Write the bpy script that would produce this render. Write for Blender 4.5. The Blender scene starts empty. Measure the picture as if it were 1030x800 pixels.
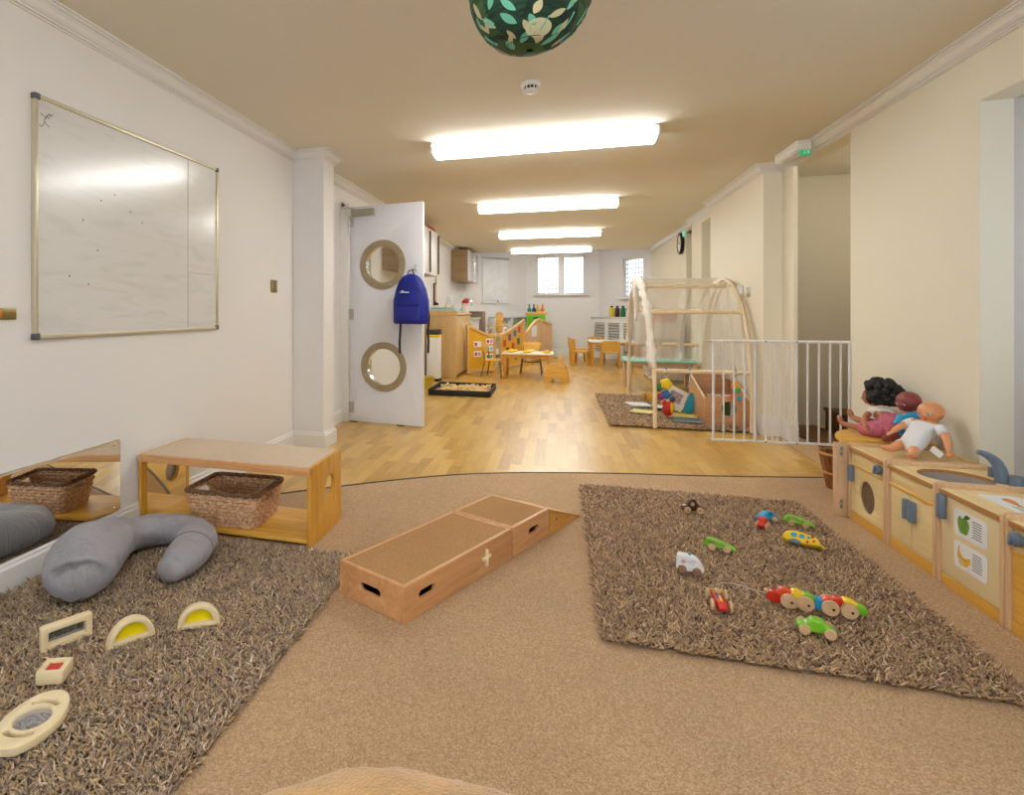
import bpy, bmesh, math, random
from mathutils import Vector, Matrix, Quaternion, noise
try:
    import numpy as np
except Exception:
    np = None
random.seed(7)
LIGHT_E = 14.0
HALL_E = 36.0
EXPO = 0.60
SHAG_D = 30000
PI = math.pi
scn = bpy.context.scene
COL = scn.collection
R = math.radians

# ---------------------------------------------------------------- objects
def tag(o, label=None, cat=None, group=None, kind=None):
    if label: o['label'] = label
    if cat: o['category'] = cat
    if group: o['group'] = group
    if kind: o['kind'] = kind
    return o
def empty(name, loc=(0,0,0), rz=0, label=None, cat=None, group=None, rot=None):
    o = bpy.data.objects.new(name, None); COL.objects.link(o)
    o.empty_display_size = .05
    o.location = loc
    o.rotation_euler = rot if rot else (0, 0, rz)
    return tag(o, label, cat, group)
def copy_tree(o, parent=None):
    c = o.copy(); COL.objects.link(c); c.parent = parent
    for ch in list(o.children): copy_tree(ch, c)
    return c

class MB:
    def __init__(s, M=None):
        s.bm = bmesh.new(); s.M = M or Matrix.Identity(4)
    def box(s, c, d, rot=None, bev=0, seg=2):
        m = Matrix.Translation(c)
        if rot is not None:
            m = m @ (rot.to_4x4() if hasattr(rot, 'to_4x4') else Matrix.Rotation(rot, 4, 'Z'))
        m = s.M @ m @ Matrix.Diagonal((d[0], d[1], d[2], 1))
        r = bmesh.ops.create_cube(s.bm, size=1, matrix=m)
        if bev > 0:
            es = set()
            for v in r['verts']:
                for e in v.link_edges: es.add(e)
            bmesh.ops.bevel(s.bm, geom=list(es), offset=min(bev, min(d)*.49), segments=seg, affect='EDGES', profile=.5)
        return s
    def bx(s, x0, x1, y0, y1, z0, z1, bev=0):
        return s.box(((x0+x1)/2, (y0+y1)/2, (z0+z1)/2), (abs(x1-x0), abs(y1-y0), abs(z1-z0)), None, bev)
    def ring(s, c, u, v, ru, rv, n):
        return [s.bm.verts.new(s.M @ (c + u*ru*math.cos(2*PI*i/n) + v*rv*math.sin(2*PI*i/n))) for i in range(n)]
    def skinrings(s, rings, closed=False, caps=True):
        n = len(rings[0]); k = len(rings)
        for a in range(k if closed else k-1):
            A = rings[a]; B = rings[(a+1) % k]
            for i in range(n):
                try: s.bm.faces.new((A[i], A[(i+1)%n], B[(i+1)%n], B[i]))
                except ValueError: pass
        if caps and not closed:
            s.bm.faces.new(list(reversed(rings[0]))); s.bm.faces.new(rings[-1])
    def tube(s, pts, r, n=8, closed=False, caps=True, flat=1.0, up=None):
        P = [Vector(p) for p in pts]; k = len(P)
        rr = r if isinstance(r, (list, tuple)) else [r]*k
        rings = []; u = None
        for i in range(k):
            if closed: t = P[(i+1)%k]-P[i-1]
            else: t = P[min(i+1,k-1)]-P[max(i-1,0)]
            if t.length < 1e-9: t = Vector((0,0,1))
            t.normalize()
            if up is not None:
                v = Vector(up); v = (v - t*v.dot(t))
                if v.length < 1e-6: v = t.orthogonal()
                v.normalize(); u = v.cross(t).normalized()
            else:
                if u is None: u = t.orthogonal().normalized()
                u = (u - t*u.dot(t)); u.normalize()
                v = t.cross(u)
            rings.append(s.ring(P[i], u, v, rr[i], rr[i]*flat, n))
        s.skinrings(rings, closed, caps); return s
    def cyl(s, p0, p1, r0, r1=None, n=16, caps=True):
        return s.tube([p0, p1], [r0, r0 if r1 is None else r1], n, caps=caps)
    def lathe(s, prof, c=(0,0,0), n=24, caps=False, rot=None):
        c = Vector(c); q = rot.to_3x3() if rot else Matrix.Identity(3)
        rings = [s.ring(c + q @ Vector((0,0,z)), q @ Vector((1,0,0)), q @ Vector((0,1,0)), max(r,1e-4), max(r,1e-4), n) for r, z in prof]
        s.skinrings(rings, False, caps); return s
    def sph(s, c, r, rot=None, n=20, m=12):
        if not isinstance(r, (tuple, list)): r = (r, r, r)
        mm = Matrix.Translation(c)
        if rot is not None: mm = mm @ rot.to_4x4()
        bmesh.ops.create_uvsphere(s.bm, u_segments=n, v_segments=m, radius=1, matrix=s.M @ mm @ Matrix.Diagonal((r[0], r[1], r[2], 1)))
        return s
    def plate(s, outlines, t, F=None, bev=0, res=1):
        """filled 2-D outlines (holes by nesting) of thickness t, centred; F maps local xy to place"""
        cu = bpy.data.curves.new('tmp', 'CURVE'); cu.dimensions = '2D'; cu.fill_mode = 'BOTH'
        cu.extrude = max(t/2-bev, 0); cu.bevel_depth = bev; cu.bevel_resolution = res; cu.offset = -bev
        for ol in outlines:
            sp = cu.splines.new('POLY'); sp.points.add(len(ol)-1)
            for p, q in zip(sp.points, ol): p.co = (q[0], q[1], 0, 1)
            sp.use_cyclic_u = True
        ob = bpy.data.objects.new('tmp', cu)
        me = bpy.data.meshes.new_from_object(ob)
        me.transform(s.M @ (F or Matrix.Identity(4)))
        s.bm.from_mesh(me)
        bpy.data.objects.remove(ob); bpy.data.meshes.remove(me); bpy.data.curves.remove(cu)
        return s
    def prism(s, outline, t, F=None):
        """convex-ish single outline extruded t, centred"""
        F = F or Matrix.Identity(4)
        A = [s.bm.verts.new(s.M @ F @ Vector((x, y, -t/2))) for x, y in outline]
        B = [s.bm.verts.new(s.M @ F @ Vector((x, y, t/2))) for x, y in outline]
        s.bm.faces.new(list(reversed(A))); s.bm.faces.new(B)
        n = len(A)
        for i in range(n): s.bm.faces.new((A[i], A[(i+1)%n], B[(i+1)%n], B[i]))
        return s
    def poly(s, vs, fs):
        V = [s.bm.verts.new(s.M @ Vector(v)) for v in vs]
        for f in fs: s.bm.faces.new([V[i] for i in f])
        return s
    def done(s, name, m, parent=None, smooth=35, recalc=True):
        bmesh.ops.remove_doubles(s.bm, verts=s.bm.verts, dist=1e-6)
        if recalc: bmesh.ops.recalc_face_normals(s.bm, faces=s.bm.faces)
        me = bpy.data.meshes.new(name); s.bm.to_mesh(me); s.bm.free()
        if m is not None: me.materials.append(m)
        if smooth:
            me.polygons.foreach_set('use_smooth', [True]*len(me.polygons))
            me.set_sharp_from_angle(angle=R(smooth))
        o = bpy.data.objects.new(name, me); COL.objects.link(o)
        if parent is not None: o.parent = parent
        return o

def frame(o, ux, uy):
    ux = Vector(ux).normalized(); uy = Vector(uy).normalized(); uz = ux.cross(uy)
    m = Matrix((ux, uy, uz)).transposed().to_4x4(); m.translation = Vector(o); return m
def rrect(w, h, r=0, cx=0, cy=0, n=5):
    if r <= 0: return [(cx-w/2,cy-h/2),(cx+w/2,cy-h/2),(cx+w/2,cy+h/2),(cx-w/2,cy+h/2)]
    o = []
    for (sx, sy, a0) in ((1,-1,-90),(1,1,0),(-1,1,90),(-1,-1,180)):
        for i in range(n+1):
            a = R(a0+90*i/n); o.append((cx+sx*(w/2-r)+r*math.cos(a), cy+sy*(h/2-r)+r*math.sin(a)))
    return o
def circ(r, cx=0, cy=0, n=32, ry=None):
    ry = ry or r
    return [(cx+r*math.cos(2*PI*i/n), cy+ry*math.sin(2*PI*i/n)) for i in range(n)]
def smoothpts(pts, k=8, closed=False):
    P = [Vector(p) for p in pts]; n = len(P); out = []
    for i in range(n if closed else n-1):
        if closed: a,b,c,d = P[i-1],P[i],P[(i+1)%n],P[(i+2)%n]
        else: a,b,c,d = P[max(i-1,0)],P[i],P[i+1],P[min(i+2,n-1)]
        for j in range(k):
            t = j/k
            out.append(.5*((2*b)+(c-a)*t+(2*a-5*b+4*c-d)*t*t+(3*b-a-3*c+d)*t**3))
    if not closed: out.append(P[-1])
    return out
def interp(vals, k=8):
    return [v.x for v in smoothpts([(a,0,0) for a in vals], k)]
def skin(verts, edges, radii, sub=2, name='body', m=None, parent=None, mat4=None):
    me = bpy.data.meshes.new('tmp'); me.from_pydata(verts, edges, [])
    o = bpy.data.objects.new('tmp', me); COL.objects.link(o)
    md = o.modifiers.new('s', 'SKIN'); md.use_smooth_shade = True; md.branch_smoothing = .6
    sv = me.skin_vertices[0].data if me.skin_vertices else None
    if sv is None:
        bpy.context.view_layer.update(); 
    for i, r in enumerate(radii):
        rr = r if isinstance(r, tuple) else (r, r)
        me.skin_vertices[0].data[i].radius = rr
    me.skin_vertices[0].data[0].use_root = True
    md2 = o.modifiers.new('u', 'SUBSURF'); md2.levels = sub; md2.render_levels = sub
    dg = bpy.context.evaluated_depsgraph_get(); dg.update()
    nm = bpy.data.meshes.new_from_object(o.evaluated_get(dg))
    bpy.data.objects.remove(o); bpy.data.meshes.remove(me)
    nm.name = name; nm.materials.clear()
    if m: nm.materials.append(m)
    nm.polygons.foreach_set('use_smooth', [True]*len(nm.polygons))
    ob = bpy.data.objects.new(name, nm); COL.objects.link(ob)
    if parent is not None: ob.parent = parent
    return ob

# ---------------------------------------------------------------- materials
def srgb(r, g, b):
    f = lambda c: (c/12.92 if c <= .04045 else ((c+.055)/1.055)**2.4)
    return (f(r/255), f(g/255), f(b/255), 1)
_M = {}
def newmat(name):
    m = bpy.data.materials.new(name); m.use_nodes = True
    nt = m.node_tree; return m, nt, nt.nodes['Principled BSDF']
def nd(nt, t, **kw):
    n = nt.nodes.new(t)
    for k, v in kw.items():
        if k.startswith('i_'): n.inputs[k[2:].replace('_', ' ')].default_value = v
        else: setattr(n, k, v)
    return n
def mat(name, col, rough=.5, metal=0, var=.06, vs=6, bump=0, bs=60, emit=0, alpha=1, coat=0, trans=0, sheen=0, spec=None, dist=.002):
    """plain procedural material: base colour with soft noise variation and optional bump"""
    if name in _M: return _M[name]
    m, nt, b = newmat(name); L = nt.links.new
    tc = nd(nt, 'ShaderNodeTexCoord')
    nz = nd(nt, 'ShaderNodeTexNoise', i_Scale=vs, i_Detail=4.0)
    L(tc.outputs['Object'], nz.inputs['Vector'])
    rp = nd(nt, 'ShaderNodeValToRGB')
    c = srgb(*col)
    rp.color_ramp.elements[0].position = .3; rp.color_ramp.elements[1].position = .7
    rp.color_ramp.elements[0].color = tuple(x*(1-var) for x in c[:3])+(1,)
    rp.color_ramp.elements[1].color = tuple(min(1, x*(1+var)) for x in c[:3])+(1,)
    L(nz.outputs['Fac'], rp.inputs['Fac']); L(rp.outputs['Color'], b.inputs['Base Color'])
    b.inputs['Roughness'].default_value = rough; b.inputs['Metallic'].default_value = metal
    if bump:
        n2 = nd(nt, 'ShaderNodeTexNoise', i_Scale=bs, i_Detail=3.0); L(tc.outputs['Object'], n2.inputs['Vector'])
        bp = nd(nt, 'ShaderNodeBump', i_Strength=bump, i_Distance=dist); L(n2.outputs['Fac'], bp.inputs['Height']); L(bp.outputs['Normal'], b.inputs['Normal'])
    if emit:
        L(rp.outputs['Color'], b.inputs['Emission Color']); b.inputs['Emission Strength'].default_value = emit
    if alpha < 1: b.inputs['Alpha'].default_value = alpha
    if coat: b.inputs['Coat Weight'].default_value = coat
    if trans: b.inputs['Transmission Weight'].default_value = trans
    if sheen: b.inputs['Sheen Weight'].default_value = sheen
    if spec is not None: b.inputs['Specular IOR Level'].default_value = spec
    _M[name] = m; return m
def wood(name, c1, c2, axis='X', rough=.45, scale=1.0, coat=0.1):
    if name in _M: return _M[name]
    m, nt, b = newmat(name); L = nt.links.new
    tc = nd(nt, 'ShaderNodeTexCoord'); mp = nd(nt, 'ShaderNodeMapping')
    s = {'X': (1.5,14,14), 'Y': (14,1.5,14), 'Z': (14,14,1.5)}[axis]
    mp.inputs['Scale'].default_value = tuple(v*scale for v in s)
    L(tc.outputs['Object'], mp.inputs['Vector'])
    nz = nd(nt, 'ShaderNodeTexNoise', i_Scale=2.2, i_Detail=6.0, i_Distortion=1.2); L(mp.outputs[0], nz.inputs['Vector'])
    rp = nd(nt, 'ShaderNodeValToRGB'); rp.color_ramp.elements[0].position = .3; rp.color_ramp.elements[1].position = .72
    rp.color_ramp.elements[0].color = srgb(*c1); rp.color_ramp.elements[1].color = srgb(*c2)
    L(nz.outputs['Fac'], rp.inputs['Fac']); L(rp.outputs['Color'], b.inputs['Base Color'])
    b.inputs['Roughness'].default_value = rough; b.inputs['Coat Weight'].default_value = coat; b.inputs['Coat Roughness'].default_value = .25
    _M[name] = m; return m

def paint(name, col, rough=.6):
    return mat(name, col, rough, var=.015, vs=1.2, bump=.15, bs=90, dist=.0006)
M_wall = paint('wall paint warm white', (236,233,232))
M_wallc = paint('wall paint cream', (238,232,214))
M_ceil = paint('ceiling paint ivory', (234,228,212), .8)
M_trim = mat('gloss white trim', (238,236,234), .35, var=.01, coat=.2)
M_doorw = mat('door white lacquer', (226,226,232), .35, var=.01)
M_white = mat('white plastic', (240,240,238), .4, var=.02)
M_metal = mat('brushed aluminium', (190,188,182), .3, .9, var=.05)
M_chrome = mat('chrome', (225,225,225), .12, 1, var=.02)
M_brass = mat('aged brass', (150,132,84), .38, .75, var=.12, vs=40)
M_black = mat('black rubber', (24,24,26), .6, var=.1)
M_bronze = mat('satin bronze ring', (168,152,122), .35, .35, var=.05)
M_mirror = mat('mirror glass', (236,238,236), .01, 1, var=.002)
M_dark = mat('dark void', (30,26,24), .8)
M_glass = mat('clear glass', (245,250,250), .03, trans=1, var=.005)
M_beech = wood('beech', (214,172,122), (232,194,148), 'X')
M_beechY = wood('beech y', (214,172,122), (232,194,148), 'Y')
M_beechZ = wood('beech z', (214,174,132), (232,196,156), 'Z')
M_beigew = wood('pale maple', (232,203,144), (246,222,168), 'X')
M_mapleZ = wood('pale maple upright', (226,194,144), (238,210,164), 'Z')
M_pine = wood('honey pine', (218,158,56), (238,190,90), 'X')
M_pineZ = wood('honey pine upright', (208,146,44), (230,174,74), 'Z')
M_edge = wood('plywood edge brown', (176,118,58), (200,142,80), 'X', scale=2)
M_rampw = wood('rosy beech', (200,142,92), (220,166,114), 'X')
M_pale = wood('raw pale wood', (232,210,168), (244,226,188), 'X')
M_red = mat('toy red', (214,38,22), .35, var=.05, coat=.3)
M_orange = mat('toy orange red', (232,78,30), .35, var=.05, coat=.3)
M_yellow = mat('toy yellow', (244,206,22), .35, var=.05, coat=.3)
M_green = mat('toy green', (122,196,34), .35, var=.05, coat=.3)
M_blue = mat('toy blue', (24,156,214), .35, var=.05, coat=.3)
M_tbrown = mat('toy dark brown', (74,46,24), .35, var=.1, coat=.3)
M_grayp = mat('blue grey plastic', (112,130,150), .4, var=.04)

def m_carpet(name, c1, c2, c3):
    m, nt, b = newmat(name); L = nt.links.new
    tc = nd(nt, 'ShaderNodeTexCoord')
    v = nd(nt, 'ShaderNodeTexNoise', i_Scale=260.0, i_Detail=4.0, i_Roughness=.8); L(tc.outputs['Object'], v.inputs['Vector'])
    rp = nd(nt, 'ShaderNodeValToRGB'); e = rp.color_ramp.elements
    e[0].position = .34; e[0].color = srgb(*c1); e[1].position = .66; e[1].color = srgb(*c3)
    k = e.new(.5); k.color = srgb(*c2)
    L(v.outputs['Fac'], rp.inputs['Fac'])
    n = nd(nt, 'ShaderNodeTexNoise', i_Scale=2.0, i_Detail=3.0); L(tc.outputs['Object'], n.inputs['Vector'])
    mx = nd(nt, 'ShaderNodeMix', data_type='RGBA', blend_type='MULTIPLY'); mx.inputs[0].default_value = .25
    L(rp.outputs['Color'], mx.inputs[6]); L(n.outputs['Fac'], mx.inputs[7])
    L(mx.outputs[2], b.inputs['Base Color']); b.inputs['Roughness'].default_value = .95
    b.inputs['Specular IOR Level'].default_value = .1
    bp = nd(nt, 'ShaderNodeBump', i_Strength=.6, i_Distance=.003); L(v.outputs['Fac'], bp.inputs['Height']); L(bp.outputs['Normal'], b.inputs['Normal'])
    _M[name] = m; return m
M_carpet = m_carpet('beige loop carpet', (148,116,86), (200,166,130), (236,206,172))
M_pad = m_carpet('tan carpet panel', (150,104,64), (194,148,100), (230,192,144))
M_padp = m_carpet('pale carpet panel', (210,186,162), (236,214,190), (252,234,214))

def m_floor():
    m, nt, b = newmat('oak strip vinyl floor'); L = nt.links.new
    tc = nd(nt, 'ShaderNodeTexCoord'); mp = nd(nt, 'ShaderNodeMapping'); mp.inputs['Rotation'].default_value = (0, 0, PI/2)
    L(tc.outputs['Object'], mp.inputs['Vector'])
    br = nd(nt, 'ShaderNodeTexBrick', offset=.37, offset_frequency=2, squash=1.0)
    br.inputs['Scale'].default_value = 1; br.inputs['Brick Width'].default_value = .42; br.inputs['Row Height'].default_value = .075
    br.inputs['Mortar Size'].default_value = .0012; br.inputs['Mortar Smooth'].default_value = .3; br.inputs['Bias'].default_value = 0
    br.inputs['Color1'].default_value = (0,0,0,1); br.inputs['Color2'].default_value = (1,1,1,1); br.inputs['Mortar'].default_value = (.1,.1,.1,1)
    L(mp.outputs[0], br.inputs['Vector'])
    m2 = nd(nt, 'ShaderNodeMapping'); m2.inputs['Scale'].default_value = (22, 2.2, 1); L(tc.outputs['Object'], m2.inputs['Vector'])
    nz = nd(nt, 'ShaderNodeTexNoise', i_Scale=2.0, i_Detail=6.0, i_Distortion=.8); L(m2.outputs[0], nz.inputs['Vector'])
    mx = nd(nt, 'ShaderNodeMix', data_type='RGBA', blend_type='MIX'); mx.inputs[0].default_value = .5
    L(br.outputs['Color'], mx.inputs[6]); L(nz.outputs['Fac'], mx.inputs[7])
    rp = nd(nt, 'ShaderNodeValToRGB'); e = rp.color_ramp.elements
    e[0].position = .12; e[0].color = srgb(172,128,56); e[1].position = .9; e[1].color = srgb(220,184,104)
    k = e.new(.45); k.color = srgb(202,160,80)
    L(mx.outputs[2], rp.inputs['Fac']); L(rp.outputs['Color'], b.inputs['Base Color'])
    b.inputs['Roughness'].default_value = .28; b.inputs['Specular IOR Level'].default_value = .6
    bp = nd(nt, 'ShaderNodeBump', i_Strength=.12, i_Distance=.001); L(nz.outputs['Fac'], bp.inputs['Height']); L(bp.outputs['Normal'], b.inputs['Normal'])
    return m
M_floor = m_floor()

# ---------------------------------------------------------------- the room
XL, XR, ZC = -1.93, 1.775, 2.245
def struct(name, mb, m, label=None, **k):
    o = mb.done(name, m, None, **k); o['kind'] = 'structure'
    if label: o['label'] = label
    return o
seam = [(-1.99,2.47),(-1.75,2.70),(-1.493,2.929),(-1.233,3.139),(-.9,3.39),(-.601,3.579),(-.3,3.71),(0,3.802),(.4,3.9),(.836,3.981),(1.25,4.075),(1.615,4.17),(1.83,4.24)]
seam = [(p.x, p.y) for p in smoothpts([(a,b,0) for a,b in seam], 5)]
mb = MB(); mb.prism([(-3.4,6.6)]+[(-3.4,2.3)]+seam+[(3.4,4.24),(3.4,6.6)], .1, Matrix.Translation((0,0,-.05)))
mb.bx(-3.4,3.4,6.6,14.3,-.1,0)
struct('floor', mb, M_floor, 'golden oak strip floor of the far room', smooth=0)
mb = MB(); mb.prism([(-2.1,-2.7),(2.9,-2.7),(2.9,4.24)]+list(reversed(seam))+[(-2.1,2.47)], .1, Matrix.Translation((0,0,-.048)))
struct('floor', mb, M_carpet, 'beige carpet floor of the near room', smooth=0)
mb = MB(); mb.tube([(x,y,.002) for x,y in seam], .010, 8, flat=.45, up=(0,0,1))
struct('trim_1', mb, mat('dark floor seam', (70,56,42), .5), 'dark strip where carpet meets oak floor')
mb = MB(); mb.bx(1.70,1.93,4.30,5.9,.0,.004); struct('floor', mb, M_carpet, 'beige carpet in the side doorway')

mb = MB(); mb.bx(-3.3,3.4,-2.75,12.1,ZC,ZC+.12); struct('ceiling', mb, M_ceil, 'ivory ceiling', smooth=0)
mb = MB(); mb.bx(-2.1,2.1,12.0,14.2,2.70,2.8); mb.bx(-2.1,2.1,12.06,12.1,ZC,2.75); struct('ceiling', mb, M_wall, 'raised white ceiling before the end windows', smooth=0)

# left wall with doorway and small lobby behind it
mb = MB()
mb.bx(XL-.12,XL,-2.7,5.05,0,ZC); mb.bx(XL-.12,XL,5.05,5.83,2.02,ZC); mb.bx(XL-.12,XL,5.83,12.3,0,2.75)
struct('wall_left', mb, M_wall, smooth=0)
mb = MB(); mb.bx(-3.3,-3.2,4.6,6.4,0,ZC); mb.bx(-3.3,XL-.12,4.5,4.6,0,ZC); mb.bx(-3.3,XL-.12,6.4,6.5,0,ZC)
struct('wall_lobby', mb, M_wallc, smooth=0)
mb = MB(); mb.bx(XL,-1.68,3.985,4.19,0,ZC); struct('wall_pillar', mb, M_wall, 'square pier on the left wall', smooth=0)

# right wall
mb = MB(); WT = .12
mb.bx(XR,XR+WT,3.136,4.28,0,ZC)             # between recess and doorway
mb.bx(XR,XR+WT,4.28,5.188,2.165,ZC)         # lintel
mb.bx(XR,XR+WT,1.15,3.136,1.955,ZC)
mb.bx(XR,XR+WT,-2.7,1.15,0,ZC)
mb.bx(XR,XR+.03,5.188,6.02,0,ZC); mb.bx(XR,XR+WT,6.02,7.15,0,ZC)
mb.bx(1.64,XR,5.42,7.12,0,ZC)               # pilaster
mb.bx(1.73,XR+WT,7.10,7.25,0,ZC); mb.bx(1.73,XR+WT,7.25,7.94,2.13,ZC); mb.bx(1.73,XR+WT,7.94,8.48,0,ZC)
mb.bx(XR,XR+WT,8.48,8.62,0,ZC); mb.bx(XR,XR+WT,8.62,9.05,2.14,ZC); mb.bx(XR,XR+WT,9.05,12.2,0,2.75)
struct('wall_right', mb, M_wallc, smooth=0)
mb = MB()
mb.bx(2.1,2.2,7.15,9.3,0,ZC); mb.bx(XR+WT,2.2,7.94,8.62,0,ZC); mb.bx(XR+WT,2.2,7.1,7.25,0,ZC); mb.bx(XR+WT,2.2,9.05,9.2,0,ZC)
mb.bx(XR,2.2,7.25,7.94,2.13,2.2); mb.bx(XR,2.2,8.62,9.05,2.14,2.2)
struct('wall_recess', mb, M_wallc, 'backs of the shallow recesses in the right wall', smooth=0)
# window recess beside the play kitchen
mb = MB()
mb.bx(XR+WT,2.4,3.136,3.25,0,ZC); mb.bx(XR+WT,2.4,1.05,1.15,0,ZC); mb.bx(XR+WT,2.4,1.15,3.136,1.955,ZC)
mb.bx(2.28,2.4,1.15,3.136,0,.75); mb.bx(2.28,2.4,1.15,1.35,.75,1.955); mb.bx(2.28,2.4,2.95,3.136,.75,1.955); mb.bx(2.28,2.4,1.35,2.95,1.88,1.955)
struct('wall_bay', mb, paint('recess paint shaded grey', (208,202,198)), 'window recess in the right wall', smooth=0)  # grey stands in for the dimmer light on the recess walls
# side hall with stairs
mb = MB(); mb.bx(XR+.03,3.4,6.02,6.12,0,ZC); mb.bx(XR+WT,3.4,4.0,4.16,0,ZC); mb.bx(3.3,3.4,4.16,6.02,0,ZC)
struct('wall_hall', mb, paint('hall paint beige grey', (196,188,172)), 'beige grey wall of the stair hall', smooth=0)
# far wall, with opening, and two splayed walls
YF = 13.6
def wall_open(mb, F, L, H, t, holes):
    """wall slab in local x (length) y (up) with rectangular holes"""
    xs = sorted(set([0, L]+[h[0] for h in holes]+[h[1] for h in holes]))
    for a, b in zip(xs, xs[1:]):
        hs = sorted([h for h in holes if h[0] <= a+1e-6 and h[1] >= b-1e-6], key=lambda h: h[2])
        z = 0
        for h in hs:
            mb.plate([[(a,z),(b,z),(b,h[2]),(a,h[2])]], t, F); z = h[3]
        mb.plate([[(a,z),(b,z),(b,H),(a,H)]], t, F)
fx0, fx1 = -.68, .925
mb = MB(); F = frame((fx0, YF+.06, 0), (1,0,0), (0,0,1))
gx = [(-.404-fx0, -.152-fx0), (-.055-fx0+0.0, .245-fx0)]
WZ0, WZ1 = 1.40, 2.27
wx0, wx1 = -.44, .62
wall_open(mb, F, fx1-fx0, 2.75, .12, [(wx0-fx0, wx1-fx0, WZ0, WZ1)])
struct('wall_far', mb, M_wall, smooth=0)
mb = MB(); aL = Vector((-1.93,12.25,0)); bL = Vector((fx0,YF,0)); dL = (bL-aL); lenL = dL.length; dL.normalize()
FL = frame(aL+Vector((-dL.y,dL.x,0))*.06, dL, (0,0,1)); wall_open(mb, FL, lenL, 2.75, .12, [])
struct('wall_far_left', mb, M_wall, smooth=0)
mb = MB(); aR = Vector((fx1,YF,0)); bR = Vector((XR,12.15,0)); dR = bR-aR; lenR = dR.length; dR.normalize()
FR = frame(aR+Vector((-dR.y,dR.x,0))*.06, dR, (0,0,1)); wall_open(mb, FR, lenR, 2.75, .12, [(.80,1.43,1.30,2.12)])
struct('wall_far_right', mb, M_wall, smooth=0)
mb = MB(); wall_open(mb, frame((2.0,-2.66,0),(-1,0,0),(0,0,1)), 4.1, ZC, .1, [(.9,3.0,.8,2.0)])
struct('wall_back', mb, M_wall, smooth=0)

# skirtings
def skirt(name, pts, h=.11, t=.018, side=1):
    """pts follow the wall foot; profile stands off to the left of travel * side"""
    mb = MB(); P = [Vector((x,y,0)) for x,y in pts]
    prof = [(0,0),(t,0),(t,h-.022),(t*.6,h-.016),(t*.6,h-.006),(t*.3,h),(0,h)]
    rings = []
    for i, p in enumerate(P):
        if i == 0: n = (P[1]-P[0]).normalized(); nn = Vector((-n.y,n.x,0))*side; s = 1
        elif i == len(P)-1: n = (P[-1]-P[-2]).normalized(); nn = Vector((-n.y,n.x,0))*side; s = 1
        else:
            a = (P[i]-P[i-1]).normalized(); b = (P[i+1]-P[i]).normalized()
            na = Vector((-a.y,a.x,0))*side; nb = Vector((-b.y,b.x,0))*side
            nn = (na+nb).normalized(); s = 1/max(.3, nn.dot(na))
        rings.append([mb.bm.verts.new(p+nn*q*s+Vector((0,0,z))) for q, z in prof])
    mb.skinrings(rings, False, True)
    return mb
def base(name, pts, side=1, h=.11, m=None):
    struct(name, skirt(name, pts, h=h, side=side), m or M_trim)
base('baseboard_left', [(XL,-2.6),(XL,3.985),(-1.68,3.985),(-1.68,4.19),(XL,4.19),(XL,4.98)], side=-1, h=.12)
base('baseboard_left', [(XL,5.9),(XL,12.24)], side=-1)
base('baseboard_right', [(XR,1.15),(XR,-2.6)], side=-1, h=.12)
base('baseboard_right', [(XR,4.28),(XR,3.136),(2.28,3.136)], side=-1, h=.12)
base('baseboard_right', [(1.73,7.12),(1.64,7.12),(1.64,5.42),(XR,5.42),(XR,5.188),(XR+.03,5.188)], side=-1, h=.17)
base('baseboard_far', [(-1.93,12.25),(fx0,YF),(fx1,YF),(XR,12.15),(XR,9.05)], side=-1, h=.16)
# crown mouldings
def crown(pts, side, z=ZC, h=.072, w=.066):
    mb = MB(); P = [Vector((x,y,0)) for x,y in pts]
    prof = [(0,0),(w,0),(w,-.009),(w*.86,-.009),(w*.86,-.014),(w*.92,-.014),(w*.92,-.020),(w*.74,-.022),(w*.60,-h*.42),(w*.48,-h*.58),(w*.34,-h*.70),(w*.20,-h*.76),(w*.20,-h*.80),(w*.30,-h*.82),(w*.30,-h*.90),(w*.12,-h*.92),(w*.12,-h),(0,-h)]
    rings = []
    for i, p in enumerate(P):
        if i == 0 or i == len(P)-1:
            n = (P[1]-P[0] if i == 0 else P[-1]-P[-2]).normalized(); nn = Vector((-n.y,n.x,0))*side; s = 1
        else:
            a = (P[i]-P[i-1]).normalized(); b = (P[i+1]-P[i]).normalized()
            na = Vector((-a.y,a.x,0))*side; nb = Vector((-b.y,b.x,0))*side
            nn = (na+nb).normalized(); s = 1/max(.3, nn.dot(na))
        rings.append([mb.bm.verts.new(p+nn*q*s+Vector((0,0,z+zz))) for q, zz in prof])
    mb.skinrings(rings, False, True); return mb
struct('trim_2', crown([(XL,-2.6),(XL,3.985),(-1.68,3.985),(-1.68,4.19),(XL,4.19),(XL,12.1)], -1), M_trim, 'moulded cornice along the left wall', smooth=0)
struct('trim_3', crown([(XR,12.1),(XR,8.48),(1.73,8.48),(1.73,7.12),(1.64,7.12),(1.64,5.42),(XR,5.42),(XR,-2.6)], -1), M_trim, 'moulded cornice along the right wall', smooth=0)
# door frame on left wall
mb = MB(); mb.bx(XL-.12,-1.86,5.0,5.05,0,2.04,.004); mb.bx(XL-.12,-1.90,5.81,5.86,0,2.04,.004); mb.bx(XL-.12,-1.895,5.0,5.86,2.0,2.05,.004)
struct('trim_4', mb, M_trim, 'white frame of the open door')

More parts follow.
